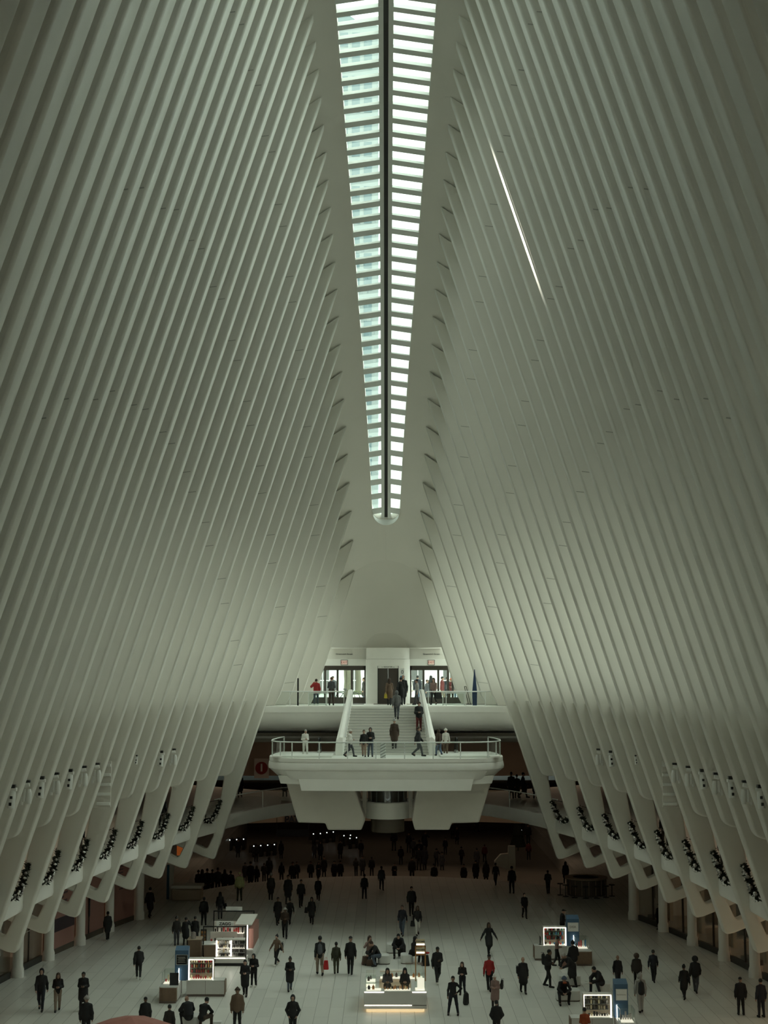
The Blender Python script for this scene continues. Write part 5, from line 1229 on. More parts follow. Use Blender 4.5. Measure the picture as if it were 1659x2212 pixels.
def shoe_mesh(J, n):
    a = J['an' + n]; back = a[2] > .14; d = V3(0, -.17, -.045) if not back else V3(0, -.11, -.12)
    return blob('shoe', [('c', a + V3(0, .03, -.02), a + d, .048, .040), ('c', a + V3(0, .02, -.045), a + d + V3(0, -.01, -.0), .04, .036)], .016, .03, [] if back else [((0, 0, 0.0), (0, 0, -1))])
def top_mesh(J, kind):
    f = {'jacket': 0.0, 'coat': .0, 'puffer': .03, 'sweater': -.014, 'hooded': .01}[kind]
    pr = [('c', J['waist'], J['chest'], .145 + f, .165 + f, .78), ('c', J['shL'], J['neck'] + V3(0, 0, -.03), .064 + f * .5, .06 + f * .4), ('c', J['shR'], J['neck'] + V3(0, 0, -.03), .064 + f * .5, .06 + f * .4), ('c', J['pel'] + V3(0, 0, -.03), J['waist'], .165 + f, .145 + f, .8), ('c', J['chest'], J['neck'] + V3(0, 0, -.05), .13, .07, .9)]
    for n in 'LR': pr += [('c', J['sh' + n], J['el' + n], .068 + f * .7, .058 + f * .7), ('c', J['el' + n], J['el' + n] + (J['wr' + n] - J['el' + n]) * .95, .060 + f * .7, .046 + f * .5)]
    if kind == 'coat':
        if J['pel'][2] > .7:
            m = (J['knL'] + J['knR']) / 2; pr += [('c', J['pel'], m * .95 + V3(0, 0, .10), .17, .19, .85, .05)]
            for n in 'LR': pr += [('c', J['hip' + n], J['kn' + n] + V3(0, 0, .06), .125, .12, .9, .06)]
        else:
            for n in 'LR': pr += [('c', J['hip' + n], J['hip' + n] + (J['kn' + n] - J['hip' + n]) * .6, .13, .12)]
            pr += [('c', J['pel'] + V3(0, .08, 0), J['pel'] + V3(0, .14, -.12), .15, .13)]
    if kind in ('puffer', 'hooded', 'jacket'): pr += [('c', J['neck'] + V3(-.04, .03, -.02), J['neck'] + V3(.04, .03, -.02), .052 + f * .4, .052 + f * .4)]
    if kind == 'hooded': pr += [('e', J['head'] + V3(0, .03, .01), (.108, .118, .145)), ('-', J['head'] + V3(0, -.14, -.015), (.075, .13, .10))]
    return blob('top_garment', pr, .02, .04, [])
def head_mesh(kind):
    c = V3(0, .012, .015)
    if kind == 'short': return blob('hair', [('e', c + V3(0, .012, .022), (.086, .100, .098)), ('-', V3(0, -.12, -.035), (.07, .09, .085)), ('-', V3(0, 0, -.15), (.2, .11, .12))], .013, .01)
    if kind == 'bun': return blob('hair', [('e', c + V3(0, .012, .022), (.088, .102, .102)), ('e', V3(0, .06, .13), (.045, .045, .04)), ('-', V3(0, -.12, -.03), (.068, .09, .09)), ('-', V3(0, 0, -.16), (.2, .11, .12))], .013, .01)
    if kind == 'long': return blob('hair', [('e', c + V3(0, .015, .018), (.095, .108, .108)), ('c', V3(0, .06, -.02), V3(0, .09, -.26), .095, .07, .6), ('c', V3(-.07, .02, -.02), V3(-.09, .0, -.2), .035, .03), ('c', V3(.07, .02, -.02), V3(.09, .0, -.2), .035, .03), ('-', V3(0, -.13, -.04), (.066, .105, .11))], .014, .015)
    if kind == 'afro': return blob('hair', [('e', V3(0, .03, .03), (.15, .15, .15)), ('-', V3(0, -.15, -.04), (.08, .12, .1))], .016, .01)
    if kind == 'beanie': return blob('beanie', [('e', c + V3(0, .008, .035), (.092, .106, .105)), ('c', V3(-.03, 0, .03), V3(.03, 0, .03), .088, .088), ('e', V3(0, .0, .15), (.03, .03, .03))], .013, .01, [((0, 0, .02), (0, -.25, -1))])
    if kind == 'cap': return blob('cap', [('e', c + V3(0, .006, .03), (.088, .102, .095)), ('c', V3(-.04, -.12, .05), V3(.04, -.12, .05), .028, .028, 1)], .013, .01, [((0, 0, .04), (0, -.05, -1))])
    if kind == 'veil': return blob('headscarf', [('e', c + V3(0, .01, .01), (.1, .115, .13)), ('c', V3(0, .03, -.1), V3(0, .03, -.45), .12, .24, .7), ('-', V3(0, -.13, -.01), (.06, .09, .075))], .016, .03)
    if kind == 'bald': return None
MESH = {}
def piece(key, fn):
    if key not in MESH: MESH[key] = fn()
    return MESH[key]
CL = {'K': (.012, .012, .013), 'N': (.016, .018, .026), 'D': (.03, .027, .024), 'G': (.12, .12, .12), 'C': (.06, .062, .07), 'B': (.05, .03, .02), 'T': (.25, .19, .14), 'W': (.62, .60, .55), 'O': (.06, .06, .035), 'J': (.07, .09, .12), 'R': (.32, .02, .02),
      'Y': (.42, .42, .2), 'P': (.26, .17, .15), 'M': (.12, .02, .02), 'L': (.35, .34, .32), 'U': (.09, .13, .2), 'Q': (.3, .055, .015), 'A': (.14, .09, .06), 'S': (.30, .19, .14), 'Z': (.13, .07, .045)}
for c, v in CL.items(): mat('cloth_' + c, v, .85, noise=.12, scale=8)
mat('skin_light', (.38, .23, .17), .55); mat('skin_dark', (.12, .065, .04), .55); mat('skin_mid', (.26, .15, .10), .55)
def set_mat(o, m):
    if len(o.data.materials) == 0: o.data.materials.append(M[m])
    o.material_slots[0].link = 'OBJECT'; o.material_slots[0].material = M[m]
def inst(name, me, m, par):
    o = bpy.data.objects.new(name, me); col.objects.link(o); o.parent = par
    set_mat(o, m); return o
def person(loc, height, ps, face, top, tc, bc, head, hc, label, skin='skin_light', group=None, mirror=False, shoe='cloth_K'):
    J = POSES[ps]; p = empty('person', loc, math.radians(face)); s = height / 1.75; p.scale = (-s if mirror else s, s, s)
    tag(p, label, 'person', group)
    inst('body', piece(('body', ps), lambda: body_mesh(J)), skin, p)
    inst('trousers', piece(('tr', ps), lambda: trousers_mesh(J)), 'cloth_' + bc, p)
    for n in 'LR': inst('shoe', piece(('shoe', ps, n), lambda: shoe_mesh(J, n)), shoe, p)
    inst({'coat': 'coat', 'jacket': 'jacket', 'puffer': 'puffer_jacket', 'sweater': 'sweater', 'hooded': 'hooded_jacket'}[top], piece((top, ps), lambda: top_mesh(J, top)), 'cloth_' + tc, p)
    if head != 'bald' and top != 'hooded':
        o = inst({'beanie': 'beanie', 'cap': 'cap', 'veil': 'headscarf'}.get(head, 'hair'), piece(('head', head), lambda: head_mesh(head)), 'cloth_' + hc, p); o.scale = (1.05, 1.05, 1.05); o.location = J['head']; o.rotation_euler = (J['lean'] * .6, 0, 0)
    return p
_cols = dict(K='black', N='navy', D='dark', G='grey', C='charcoal', B='brown', T='tan', W='white', O='olive', J='denim', R='red', Y='yellow', P='pink', M='maroon', L='light grey', U='blue', Q='orange', A='brown', S='beige', Z='russet')
# px, feet row, height px, pose, facing, top, colours top/bottom, headgear, hair colour, label, options
FLOOR = [
 (88, 2184, 92, 'walk', 8, 'hooded', 'K', 'N', 'short', 'K', 'person in black hooded coat walking forward, leftmost at the lower left'),
 (124, 2185, 85, 'phone', 10, 'jacket', 'K', 'T', 'long', 'B', 'long-haired person in dark jacket and tan trousers holding a white cup'),
 (179, 2184, 86, 'phonestand', 5, 'coat', 'K', 'K', 'short', 'K', 'person in black coat looking at hands, behind the white beanie'),
 (185, 2248, 96, 'stand', 185, 'puffer', 'K', 'K', 'beanie', 'L', 'person in black jacket and pale beanie seen from behind, lower left'),
 (299, 2117, 73, 'walk', 190, 'puffer', 'K', 'K', 'short', 'K', 'person in black jacket with elbows out walking alone on the left'),
 (232, 2030, 61, 'step', 200, 'coat', 'K', 'D', 'short', 'K', 'person in long dark coat beside the pink hoarding'),
 (323, 1983, 66, 'walk', 170, 'coat', 'K', 'K', 'short', 'K', 'dark figure walking between the left shopfronts and the pale counter'),
 (381, 2043, 63, 'step', 185, 'jacket', 'D', 'C', 'beanie', 'D', 'person with light collar, leftmost of three backs by the wooden counter'),
 (401, 2042, 60, 'up', 180, 'coat', 'K', 'D', 'short', 'K', 'person raising an arm, middle of three backs by the wooden counter'),
 (421, 2040, 58, 'stand', 175, 'coat', 'K', 'K', 'short', 'K', 'person in black coat, rightmost of three backs by the wooden counter'),
 (440, 1999, 61, 'stand', 180, 'puffer', 'K', 'K', 'short', 'K', 'broad person in black jacket standing behind the blank white sign box'),
 (475, 1986, 59, 'step', 185, 'jacket', 'K', 'C', 'long', 'K', 'person with grey trousers and black bag walking behind the portal frame'),
 (517, 1946, 62, 'stand', 190, 'puffer', 'Y', 'O', 'cap', 'Y', 'person in pale yellow jacket in the dim crowd'),
 (600, 1998, 60, 'walk', 10, 'coat', 'K', 'K', 'short', 'K', 'person in open black coat over white shirt walking forward'),
 (615, 2027, 67, 'phone', 5, 'jacket', 'B', 'K', 'beanie', 'L', 'person in brown jacket with pale beanie walking forward'),
 (626, 1997, 52, 'walk', 200, 'jacket', 'K', 'K', 'short', 'K', 'dark figure close behind the brown jacket and pale beanie'),
 (598, 2086, 67, 'out', 330, 'jacket', 'A', 'K', 'bun', 'K', 'person in brown and tan jacket with shoulder bag striding past'),
 (626, 2141, 75, 'phone', 8, 'coat', 'K', 'J', 'bun', 'K', 'person in short black coat and blue jeans holding a phone'),
 (632, 2241, 92, 'pocket', 0, 'hooded', 'K', 'K', 'short', 'K', 'person in black hood facing forward at the lower edge'),
 (512, 2227, 93, 'stand', 3, 'puffer', 'A', 'K', 'beanie', 'B', 'person in open tan puffer jacket over black shirt at lower centre left'),
 (529, 2152, 80, 'phone', 0, 'coat', 'K', 'K', 'short', 'K', 'person in sunglasses and long black coat holding a phone'),
 (548, 2132, 73, 'phonestand', 350, 'hooded', 'K', 'K', 'short', 'K', 'person in black hood looking down at a phone with white sneakers'),
 (691, 2108, 86, 'walk', 190, 'jacket', 'K', 'T', 'short', 'K', 'person with grey backpack and beige trousers holding a red bag'),
 (726, 2104, 69, 'step', 180, 'jacket', 'O', 'O', 'short', 'K', 'person in olive jacket with olive backpack, middle of three walkers'),
 (757, 2106, 83, 'step', 178, 'jacket', 'K', 'K', 'cap', 'K', 'tall person in black with cap, rightmost of three walkers'),
 (787, 1942, 54, 'stand', 180, 'jacket', 'K', 'N', 'short', 'K', 'person in black standing just in front of the floor step, left of middle'),
 (824, 1923, 52, 'step', 10, 'jacket', 'N', 'N', 'short', 'K', 'person in dark blue crossing the floor step near the middle'),
 (889, 1978, 63, 'step', 0, 'puffer', 'K', 'K', 'short', 'K', 'broad dark person walking behind the couple in centre'),
 (869, 2022, 67, 'walk', 350, 'jacket', 'N', 'J', 'short', 'B', 'person in navy jacket and jeans, left of the walking couple'),
 (902, 2021, 64, 'walk', 5, 'jacket', 'K', 'W', 'long', 'B', 'person in black jacket and white trousers, right of the walking couple'),
 (673, 1996, 58, 'step', 0, 'coat', 'K', 'K', 'long', 'K', 'person in long black coat carrying a bag in middle distance'),
 (650, 1960, 60, 'step', 10, 'jacket', 'K', 'K', 'short', 'K', 'dark person walking forward left of the long black coat'),
 (687, 1945, 50, 'step', 0, 'coat', 'K', 'D', 'short', 'K', 'dark person in coat further back beyond the long black coat'),
 (622, 1953, 63, 'stand', 5, 'coat', 'K', 'K', 'short', 'K', 'person in dark coat over pale shirt at the edge of the crowd'),
 (585, 1945, 58, 'step', 185, 'coat', 'D', 'D', 'beanie', 'L', 'person in dark coat with pale scarf at the crowd edge'),
 (945, 2125, 80, 'onephone', 10, 'puffer', 'K', 'K', 'cap', 'K', 'person in black cap and jacket right of the perfume kiosk'),
 (999, 2149, 63, 'phonestand', 350, 'sweater', 'K', 'N', 'long', 'B', 'long-haired person in black beside a backpack on the floor'),
 (979, 2193, 86, 'hip', 355, 'sweater', 'K', 'N', 'short', 'K', 'person in black with a hand on the hip'),
 (1057, 2143, 81, 'walk', 170, 'jacket', 'R', 'K', 'cap', 'K', 'person in red, white and black jacket walking away'),
 (1070, 2181, 74, 'phone', 340, 'coat', 'P', 'D', 'beanie', 'W', 'person in pinkish coat and white beanie carrying a dark bag'),
 (1073, 2245, 84, 'pocket', 185, 'puffer', 'K', 'K', 'short', 'K', 'bulky person in black at the lower edge below the pink coat'),
 (1056, 2063, 70, 'out', 10, 'coat', 'K', 'K', 'long', 'B', 'person in black coat with pale fur collar striding forward'),
 (1106, 1931, 60, 'step', 185, 'jacket', 'K', 'K', 'short', 'K', 'person in black walking away beside the pale totem'),
 (1071, 1913, 49, 'walk', 190, 'jacket', 'D', 'D', 'short', 'K', 'dark person walking left of the pale totem'),
 (1133, 1984, 55, 'walk', 5, 'jacket', 'K', 'K', 'short', 'K', 'lone dark person walking between the totem and right kiosk'),
 (1215, 2030, 66, 'phone', 95, 'puffer', 'K', 'K', 'cap', 'K', 'person in dark coat standing behind the right kiosk case'),
 (1203, 2088, 63, 'phone', 80, 'sweater', 'P', 'K', 'bun', 'K', 'person in pale pink top and black trousers at the right kiosk'),
 (1184, 2133, 83, 'phone', 60, 'puffer', 'K', 'K', 'short', 'K', 'person with black backpack standing in front of the right kiosk'),
 (1130, 2146, 79, 'step', 5, 'coat', 'K', 'K', 'bald', 'K', 'balding person in dark coat carrying a shoulder bag'),
 (1335, 2134, 68, 'step', 5, 'jacket', 'K', 'K', 'bald', 'K', 'grey-haired person in open black coat behind the grey blue tower'),
 (1376, 2131, 69, 'step', 0, 'puffer', 'D', 'K', 'afro', 'B', 'person in long dark puffer coat behind the white hoodie'),
 (1384, 2188, 86, 'step', 180, 'hooded', 'L', 'L', 'short', 'K', 'person in white hoodie and pale trousers with a black backpack'),
 (1412, 2123, 71, 'walk', 160, 'jacket', 'N', 'K', 'short', 'K', 'person in dark jacket walking right of the white hoodie'),
 (1479, 2160, 76, 'walk', 185, 'coat', 'K', 'K', 'bun', 'K', 'shorter person in black skirted coat, left of the arm-in-arm pair'),
 (1503, 2146, 79, 'walk', 160, 'puffer', 'K', 'C', 'afro', 'K', 'taller person with large hair in dark puffer, right of the pair'),
 (1601, 2193, 82, 'stand', 175, 'puffer', 'K', 'K', 'cap', 'K', 'uniformed person in black with cap near the right edge'),
 (1645, 2198, 84, 'stand', 190, 'jacket', 'N', 'N', 'short', 'K', 'person in dark jacket cut by the right picture edge'),
 (1425, 2009, 57, 'stand', 190, 'coat', 'K', 'K', 'beanie', 'C', 'person in black coat standing at the right-hand shopfront'),
 (1264, 2262, 86, 'phonestand', 180, 'sweater', 'Q', 'K', 'short', 'K', 'person in orange sweater at the jewellery kiosk counter'),
 (313, 2236, 79, 'stand', 190, 'puffer', 'K', 'K', 'cap', 'K', 'person in black jacket and cap just behind the pink parasol'),
 (365, 2254, 76, 'stand', 180, 'jacket', 'D', 'K', 'short', 'K', 'person with pale-striped jacket right of the pink parasol'),
 (1184, 1931, 51, 'phone', 180, 'puffer', 'K', 'K', 'short', 'K', 'dark person standing alone left of the curved bar'),
 (1222, 1909, 48, 'stand', 180, 'coat', 'K', 'D', 'long', 'K', 'dark person in long coat beside the curved bar'),
 (1142, 1858, 38, 'stand', 180, 'jacket', 'M', 'K', 'short', 'K', 'person in maroon jacket in the dark hall right of the totem'),
 (1141, 1825, 45, 'step', 0, 'puffer', 'K', 'K', 'short', 'K', 'dark person by the slim Christmas tree'),
 (1200, 1836, 42, 'stand', 190, 'coat', 'K', 'K', 'short', 'K', 'dark person close to the first right-hand triangular rib foot'),
]
LOW = [ # the lower hall, floor 1.3 m down; dim silhouettes
 (851, 1838, 52, 'stand', 190), (883, 1842, 44, 'stand', 180), (893, 1853, 42, 'step', 175), (906, 1866, 58, 'stand', 180), (918, 1842, 48, 'up', 180), (905, 1880, 52, 'stand', 170), (917, 1880, 54, 'step', 180),
 (943, 1872, 38, 'up', 180), (938, 1914, 48, 'stand', 185), (890, 1904, 52, 'stand', 180), (852, 1906, 42, 'phone', 10), (987, 1824, 38, 'walk', 5), (978, 1812, 36, 'stand', 180), (997, 1868, 38, 'walk', 190), (1002, 1914, 48, 'stand', 180),
 (1030, 1876, 44, 'stand', 180), (1047, 1862, 37, 'stand', 185), (1028, 1907, 50, 'stand', 180), (1050, 1908, 50, 'coatpair', 180), (1016, 1793, 30, 'stand', 180), (1030, 1797, 34, 'walk', 60),
 (803, 1893, 42, 'stand', 180), (783, 1892, 44, 'stand', 185), (769, 1894, 37, 'phone', 180), (735, 1908, 50, 'stand', 175), (722, 1905, 46, 'step', 180), (700, 1894, 44, 'stand', 180), (688, 1903, 40, 'phone', 5), (671, 1906, 46, 'step', 180), (679, 1854, 37, 'stand', 185), (692, 1858, 42, 'stand', 180), (735, 1855, 40, 'stand', 5),
 (641, 1905, 44, 'stand', 180), (632, 1914, 52, 'step', 5), (608, 1906, 44, 'stand', 180), (581, 1902, 52, 'stand', 185), (570, 1908, 44, 'phone', 180), (554, 1916, 46, 'stand', 180), (541, 1918, 58, 'stand', 175), (529, 1905, 40, 'step', 180), (498, 1935, 54, 'stand', 180), (485, 1932, 54, 'stand', 185), (470, 1932, 58, 'stand', 180),
 (458, 1930, 52, 'step', 175), (447, 1934, 58, 'stand', 180), (436, 1938, 62, 'stand', 185), (428, 1930, 50, 'stand', 180), (607, 1856, 40, 'step', 180), (553, 1862, 38, 'stand', 180), (514, 1852, 40, 'stand', 0), (436, 1870, 44, 'stand', 180), (408, 1876, 42, 'stand', 5), (780, 1852, 34, 'stand', 180), (866, 1868, 40, 'stand', 180), (962, 1846, 36, 'stand', 0), (955, 1880, 40, 'stand', 180)]
def place(px, py, hpx, z):
    g = fl(px, py, z); top = at(px, py - hpx, g.y); return g, max(1.45, min(1.92, top.z - z))
i_ = 0
for e in FLOOR:
    px, py, hp, ps, fc, tp, tc, bc, hd, hc, lab = e[:11]; g, h = place(px, py, hp, 0)
    person(g, h, ps, fc, tp, tc, bc, hd, hc, lab, skin=('skin_light', 'skin_mid', 'skin_dark')[i_ % 3 if i_ % 4 else 0], mirror=(i_ % 2 == 1), shoe='cloth_W' if px in (548, 299, 598, 945) else 'cloth_K'); i_ += 1
lows = sorted(LOW)
rr = random.Random(12)
for j, (px, py, hp, ps, fc) in enumerate(lows):
    if ps == 'coatpair': ps = 'stand'
    g, h = place(px, py, hp, -1.3); red = px == 1047
    r2 = (g.x ** 2 + (g.y - ARC_Y) ** 2) ** .5
    z = -1.3 if (g.y > ARC_Y and r2 > ARC_R + .25) else 0.0
    if z == 0.0: g, h = place(px, py, hp, 0)
    person(g, h, ps, fc, rr.choice(['jacket', 'coat', 'puffer', 'coat']), 'M' if red else rr.choice('KKDKNC'), rr.choice('KDKN'), rr.choice(['short', 'long', 'beanie', 'short', 'cap']), rr.choice('KBD'),
           'dim dark-clothed person in the shadowed transit crowd, %s from left' % (nth(j + 1) if j < 39 else ORD[(j + 1) % 10 or 10] if False else ('fortieth' if j == 39 else ('fiftieth' if j == 49 else ('forty-' if j < 49 else 'fifty-') + ORD[(j + 1) % 10]))), mirror=j % 2 == 0, group='crowd in the dark transit hall')
# seated people on the main floor: px of seat front, foot row
SEAT = [(797, 2080, 'situp', 25, 'sweater', 'P', 'K', 'long', 'B', 'seated person in pale pink top touching the hair, left bench'), (818, 2086, 'sitlean', 290, 'jacket', 'K', 'J', 'short', 'B', 'seated person in black coat and jeans leaning toward the pink top'),
 (862, 2067, 'sitlean', 355, 'puffer', 'K', 'K', 'short', 'K', 'seated person in black bent over behind a dark suitcase'), (893, 2081, 'sit', 60, 'coat', 'K', 'K', 'long', 'K', 'seated long-haired person in black behind the orange sign frame'),
 (1217, 2167, 'sitlean', 0, 'coat', 'K', 'K', 'beanie', 'U', 'seated person in black with blue cap and orange scarf'), (1299, 2146, 'sitlean', 300, 'puffer', 'K', 'N', 'short', 'K', 'seated person in black crouching left of the grey blue tower'),
 (1240, 2093, 'sit', 200, 'puffer', 'K', 'K', 'bun', 'K', 'person in black sitting against the wooden block of right kiosk'), (407, 2222, 'sitlean', 200, 'puffer', 'K', 'K', 'bald', 'K', 'older seated person in black, left of the pair at bottom left'),
 (436, 2226, 'sitlean', 160, 'jacket', 'K', 'B', 'short', 'K', 'seated person with bent elbow, right of the pair at bottom left'), (1237, 2132, 'bend', 300, 'coat', 'K', 'K', 'short', 'L', 'person in black coat bending over a bag on the bench')]
for px, py, ps, fc, tp, tc, bc, hd, hc, lab in SEAT: person(fl(px, py), 1.75, ps, fc, tp, tc, bc, hd, hc, lab)
for px, dx, lab, hd, tc, sk in ((836, -.33, 'kiosk attendant in greyish top standing inside the perfume kiosk, left one', 'long', 'C', 'skin_mid'), (875, .42, 'kiosk attendant with black headscarf standing inside the perfume kiosk, right one', 'veil', 'K', 'skin_light')):
    person((K1.location.x + dx, K1.location.y + 1.25, 0), 1.6, 'phonestand', 0, 'sweater', tc, 'K', hd, 'K', lab, sk)
# people on the landing and the stairs
def on(px, py, hp, Y, z, ps, fc, tp, tc, bc, hd, hc, lab, sk='skin_light', mir_=False):
    p = at(px, py, Y); top = at(px, py - hp, Y).z - z; return person((p.x, Y, z), max(1.5, min(1.95, top)), ps, fc, tp, tc, bc, hd, hc, lab, sk, mirror=mir_)
def stepz(Y):
    i = int((Y - YB) / run); return ZL0 + max(0, min(NS - 1, i + 1)) * rise - .0 if Y > YB else ZL0
on(755, 1640, 64, 79.9, ZL0, 'onephone', 80, 'puffer', 'W', 'C', 'beanie', 'W', 'person in white jacket and bobble hat on landing beside left balustrade')
on(786, 1638, 60, 80.2, ZL0, 'step', 0, 'jacket', 'K', 'S', 'short', 'B', 'person in black jacket and beige trousers on landing, left of the pair')
on(800, 1637, 66, 80.4, ZL0, 'phonestand', 0, 'hooded', 'K', 'J', 'short', 'K', 'person in black headscarf and jeans on landing, right of the pair')
on(903, 1634, 64, 80.5, ZL0, 'walk', 85, 'puffer', 'K', 'C', 'short', 'B', 'person in black jacket walking past the foot of the stairs', mir_=True)
on(948, 1634, 56, 80.8, ZL0, 'walk', 200, 'hooded', 'B', 'U', 'long', 'B', 'person in brown hooded jacket and wide blue jeans on the landing')
on(963, 1632, 49, 82.0, ZL0, 'step', 180, 'jacket', 'W', 'A', 'beanie', 'W', 'person in white beanie and pale jacket near the right escalator')
on(659, 1640, 56, 81.0, ZL0, 'phone', 20, 'jacket', 'W', 'W', 'cap', 'L', 'person in white jacket with light cap on left of the landing')
for px, Y, hp, ps, fc, tp, tc, bc, hd, hc, lab in ((852, 82.6, 60, 'step', 180, 'coat', 'B', 'D', 'beanie', 'L', 'person in brown plaid coat with dark backpack on the lower stairs'), (905, 84.3, 54, 'phonestand', 5, 'puffer', 'K', 'M', 'beanie', 'B', 'person in black puffer and rust trousers standing on upper stairs, right'),
     (857, 85.2, 59, 'walk', 178, 'hooded', 'G', 'C', 'short', 'K', 'person in grey hooded jacket climbing the stairs')):
    z = stepz(Y); p = at(px, 1600, Y); person((p.x, Y, z), 1.72, ps, fc, tp, tc, bc, hd, hc, lab)
for px, Y, h, ps, fc, tp, tc, bc, hd, hc, lab in (
  (841, 87.3, 1.66, 'walk', 180, 'coat', 'A', 'K', 'long', 'B', 'person in brown coat with yellow bag reaching the top of the stairs'), (866, 88.0, 1.72, 'walk', 180, 'coat', 'K', 'K', 'short', 'K', 'broad person in long black coat at the top of the stairs, nearer one'),
  (871, 89.4, 1.86, 'step', 180, 'coat', 'K', 'K', 'bald', 'K', 'tall balding person in long black coat before the elevator'), (683, 89.4, 1.62, 'up', 185, 'puffer', 'R', 'J', 'short', 'B', 'person with red and black jacket taking a picture, left platform'),
  (716, 88.6, 1.76, 'phonestand', 180, 'sweater', 'C', 'B', 'short', 'Z', 'red-haired person in dark sweater and brown trousers on left platform'), (901, 89.8, 1.6, 'step', 280, 'jacket', 'L', 'C', 'short', 'K', 'person in pale hooded jacket and dark trousers on right platform'),
  (937, 89.2, 1.68, 'walk', 340, 'jacket', 'P', 'K', 'long', 'B', 'person in pinkish jacket holding a dark bag on right platform')):
    p = at(px, 1500, Y); person((p.x, Y, ZP), h, ps, fc, tp, tc, bc, hd, hc, lab, mirror=px in (937, 683))
# people in the street beyond the glass
for px, Y, h, ps, fc, tp, tc, bc, hd, hc, lab in (
  (883, 103, 1.8, 'stand', 0, 'coat', 'W', 'W', 'short', 'K', 'person in white coat outside the right entrance, leftmost'), (902, 104, 1.9, 'stand', 175, 'puffer', 'N', 'U', 'short', 'K', 'person in dark jacket and blue jeans outside, second from left'),
  (922, 102, 1.6, 'step', 60, 'coat', 'C', 'C', 'short', 'B', 'person in patterned grey coat outside the right entrance'), (931, 106, 1.9, 'stand', 180, 'coat', 'K', 'D', 'long', 'K', 'long-haired person in dark coat outside the right entrance'),
  (955, 101, 1.82, 'step', 80, 'puffer', 'M', 'T', 'short', 'K', 'person in maroon jacket and beige trousers outside'), (966, 104, 1.8, 'stand', 180, 'coat', 'N', 'N', 'short', 'K', 'person in long navy coat outside beside the maroon jacket'),
  (974, 101.5, 1.7, 'phone', 10, 'jacket', 'M', 'B', 'beanie', 'Q', 'person in dark red coat and orange hat outside'), (986, 101, 1.75, 'pocket', 5, 'puffer', 'C', 'U', 'short', 'K', 'person in charcoal jacket furthest right outside'),
  (719, 105, 1.85, 'stand', 180, 'puffer', 'C', 'C', 'cap', 'K', 'person in dark jacket outside the left entrance behind the glass'), (786, 102, 1.75, 'stand', 260, 'coat', 'D', 'J', 'short', 'B', 'person in dark coat at right edge of left entrance outside')):
    p = at(px, 1500, Y); person((p.x, Y, ZP - .02), h, ps, fc, tp, tc, bc, hd, hc, lab)
# balcony walkers
for px, py, Y, h, ps, fc, s_, lab in ((506, 1747, 99, 1.7, 'stand', 180, -1, 'dark person on the left bridge behind the glass, left of two'), (518, 1746, 99.5, 1.65, 'stand', 170, -1, 'dark person on the left bridge behind the glass, right of two'), (615, 1735, 100, 1.7, 'stand', 190, -1, 'dark person on the left bridge next to the pier'),
   (1105, 1745, 98.5, 1.8, 'stand', 180, 1, 'dark person on the right bridge, leftmost'), (1117, 1745, 99, 1.6, 'stand', 180, 1, 'person with pale bag on the right bridge, second from left'), (1130, 1745, 98.8, 1.75, 'walk', 90, 1, 'dark walking person on the right bridge, third from left'), (1157, 1745, 98.4, 1.7, 'step', 180, 1, 'dark person on the right bridge, rightmost')):
    p = at(px, py, Y); person((p.x, Y, ZM), h, ps, fc, 'coat', 'K', 'D', 'short', 'K', lab, group='people on the bridge')
bc_ = 0
for s, lst in ((-1, (3, 7, 9, 11)), (1, (7, 9, 11, 15, 17))):
    for n_, k in enumerate(lst):
        Y = Yk(k) + .3; x = innx(Y, 6) + 1.6 + .35 * (n_ % 2); person((s * x, Y, ZM), 1.74, 'step' if n_ % 2 else 'stand', 180 + 40 * (n_ % 2), 'coat' if n_ % 2 else 'jacket', 'K', 'D', 'short', 'K',
            'dark person on the %s balcony seen between the ribs, %s from the far end' % ('left' if s < 0 else 'right', nth(n_ + 1)), group='people on the side balconies')
# mannequin in the sale window
mq = person((-17.95, 71.3, .16), 1.75, 'stand', 60, 'jacket', 'L', 'K', 'bald', 'K', 'mannequin in a pale jacket and black trousers in the SALE window', 'cream_prod' if False else 'skin_light'); mq.name = 'mannequin'; mq['category'] = 'mannequin'
# ------------------------------------------------------------------ carried and resting bags
mat('bag_black', (.012, .012, .013), .7); mat('bag_grey', (.07, .075, .085), .8); mat('bag_red', (.5, .008, .012), .5); mat('bag_olive', (.035, .035, .02), .8); mat('bag_brown', (.12, .08, .06), .8); mat('bag_pink', (.28, .15, .12), .8); mat('bag_yellow', (.5, .4, .04), .6)
bp_me = {}
def backpack(loc, rz, m, lab, s=1.0, lie=0):
    o = empty('backpack', loc, math.radians(rz)); tag(o, lab, 'backpack'); o.scale = (s, s, s)
    if 'b' not in bp_me:
        bp_me['b'] = blob('pack', [('c', (0, .02, .1), (0, .0, .38), .13, .11, .7), ('c', (0, .09, .1), (0, .08, .2), .09, .08, .6)], .02, .04); q = MB()
        q.tube([(0, -.06, .4), (.0, -.1, .52), (.0, .02, .52), (0, .04, .45)], .012, 6); bp_me['h'] = q.mesh('handle')
    inst('pack', bp_me['b'], m, o); inst('handle', bp_me['h'], m, o); return o
def fb(px, py, hp, dz, dy, rz, m, lab, s=1.0):
    g, h = place(px, py, hp, 0); a = math.radians(rz); return backpack((g.x + math.sin(a) * -0 , g.y + dy, dz * h / 1.75), rz, m, lab, s)
fb(691, 2108, 86, 1.0, -.2, 190 - 0, 'bag_grey', 'grey backpack worn by the person with beige trousers', .95)
fb(726, 2104, 69, .98, -.2, 180, 'bag_olive', 'olive backpack worn by the middle one of three walkers', .95)
fb(1384, 2188, 86, .86, -.24, 180, 'bag_black', 'black backpack worn over the white hoodie', 1.1)
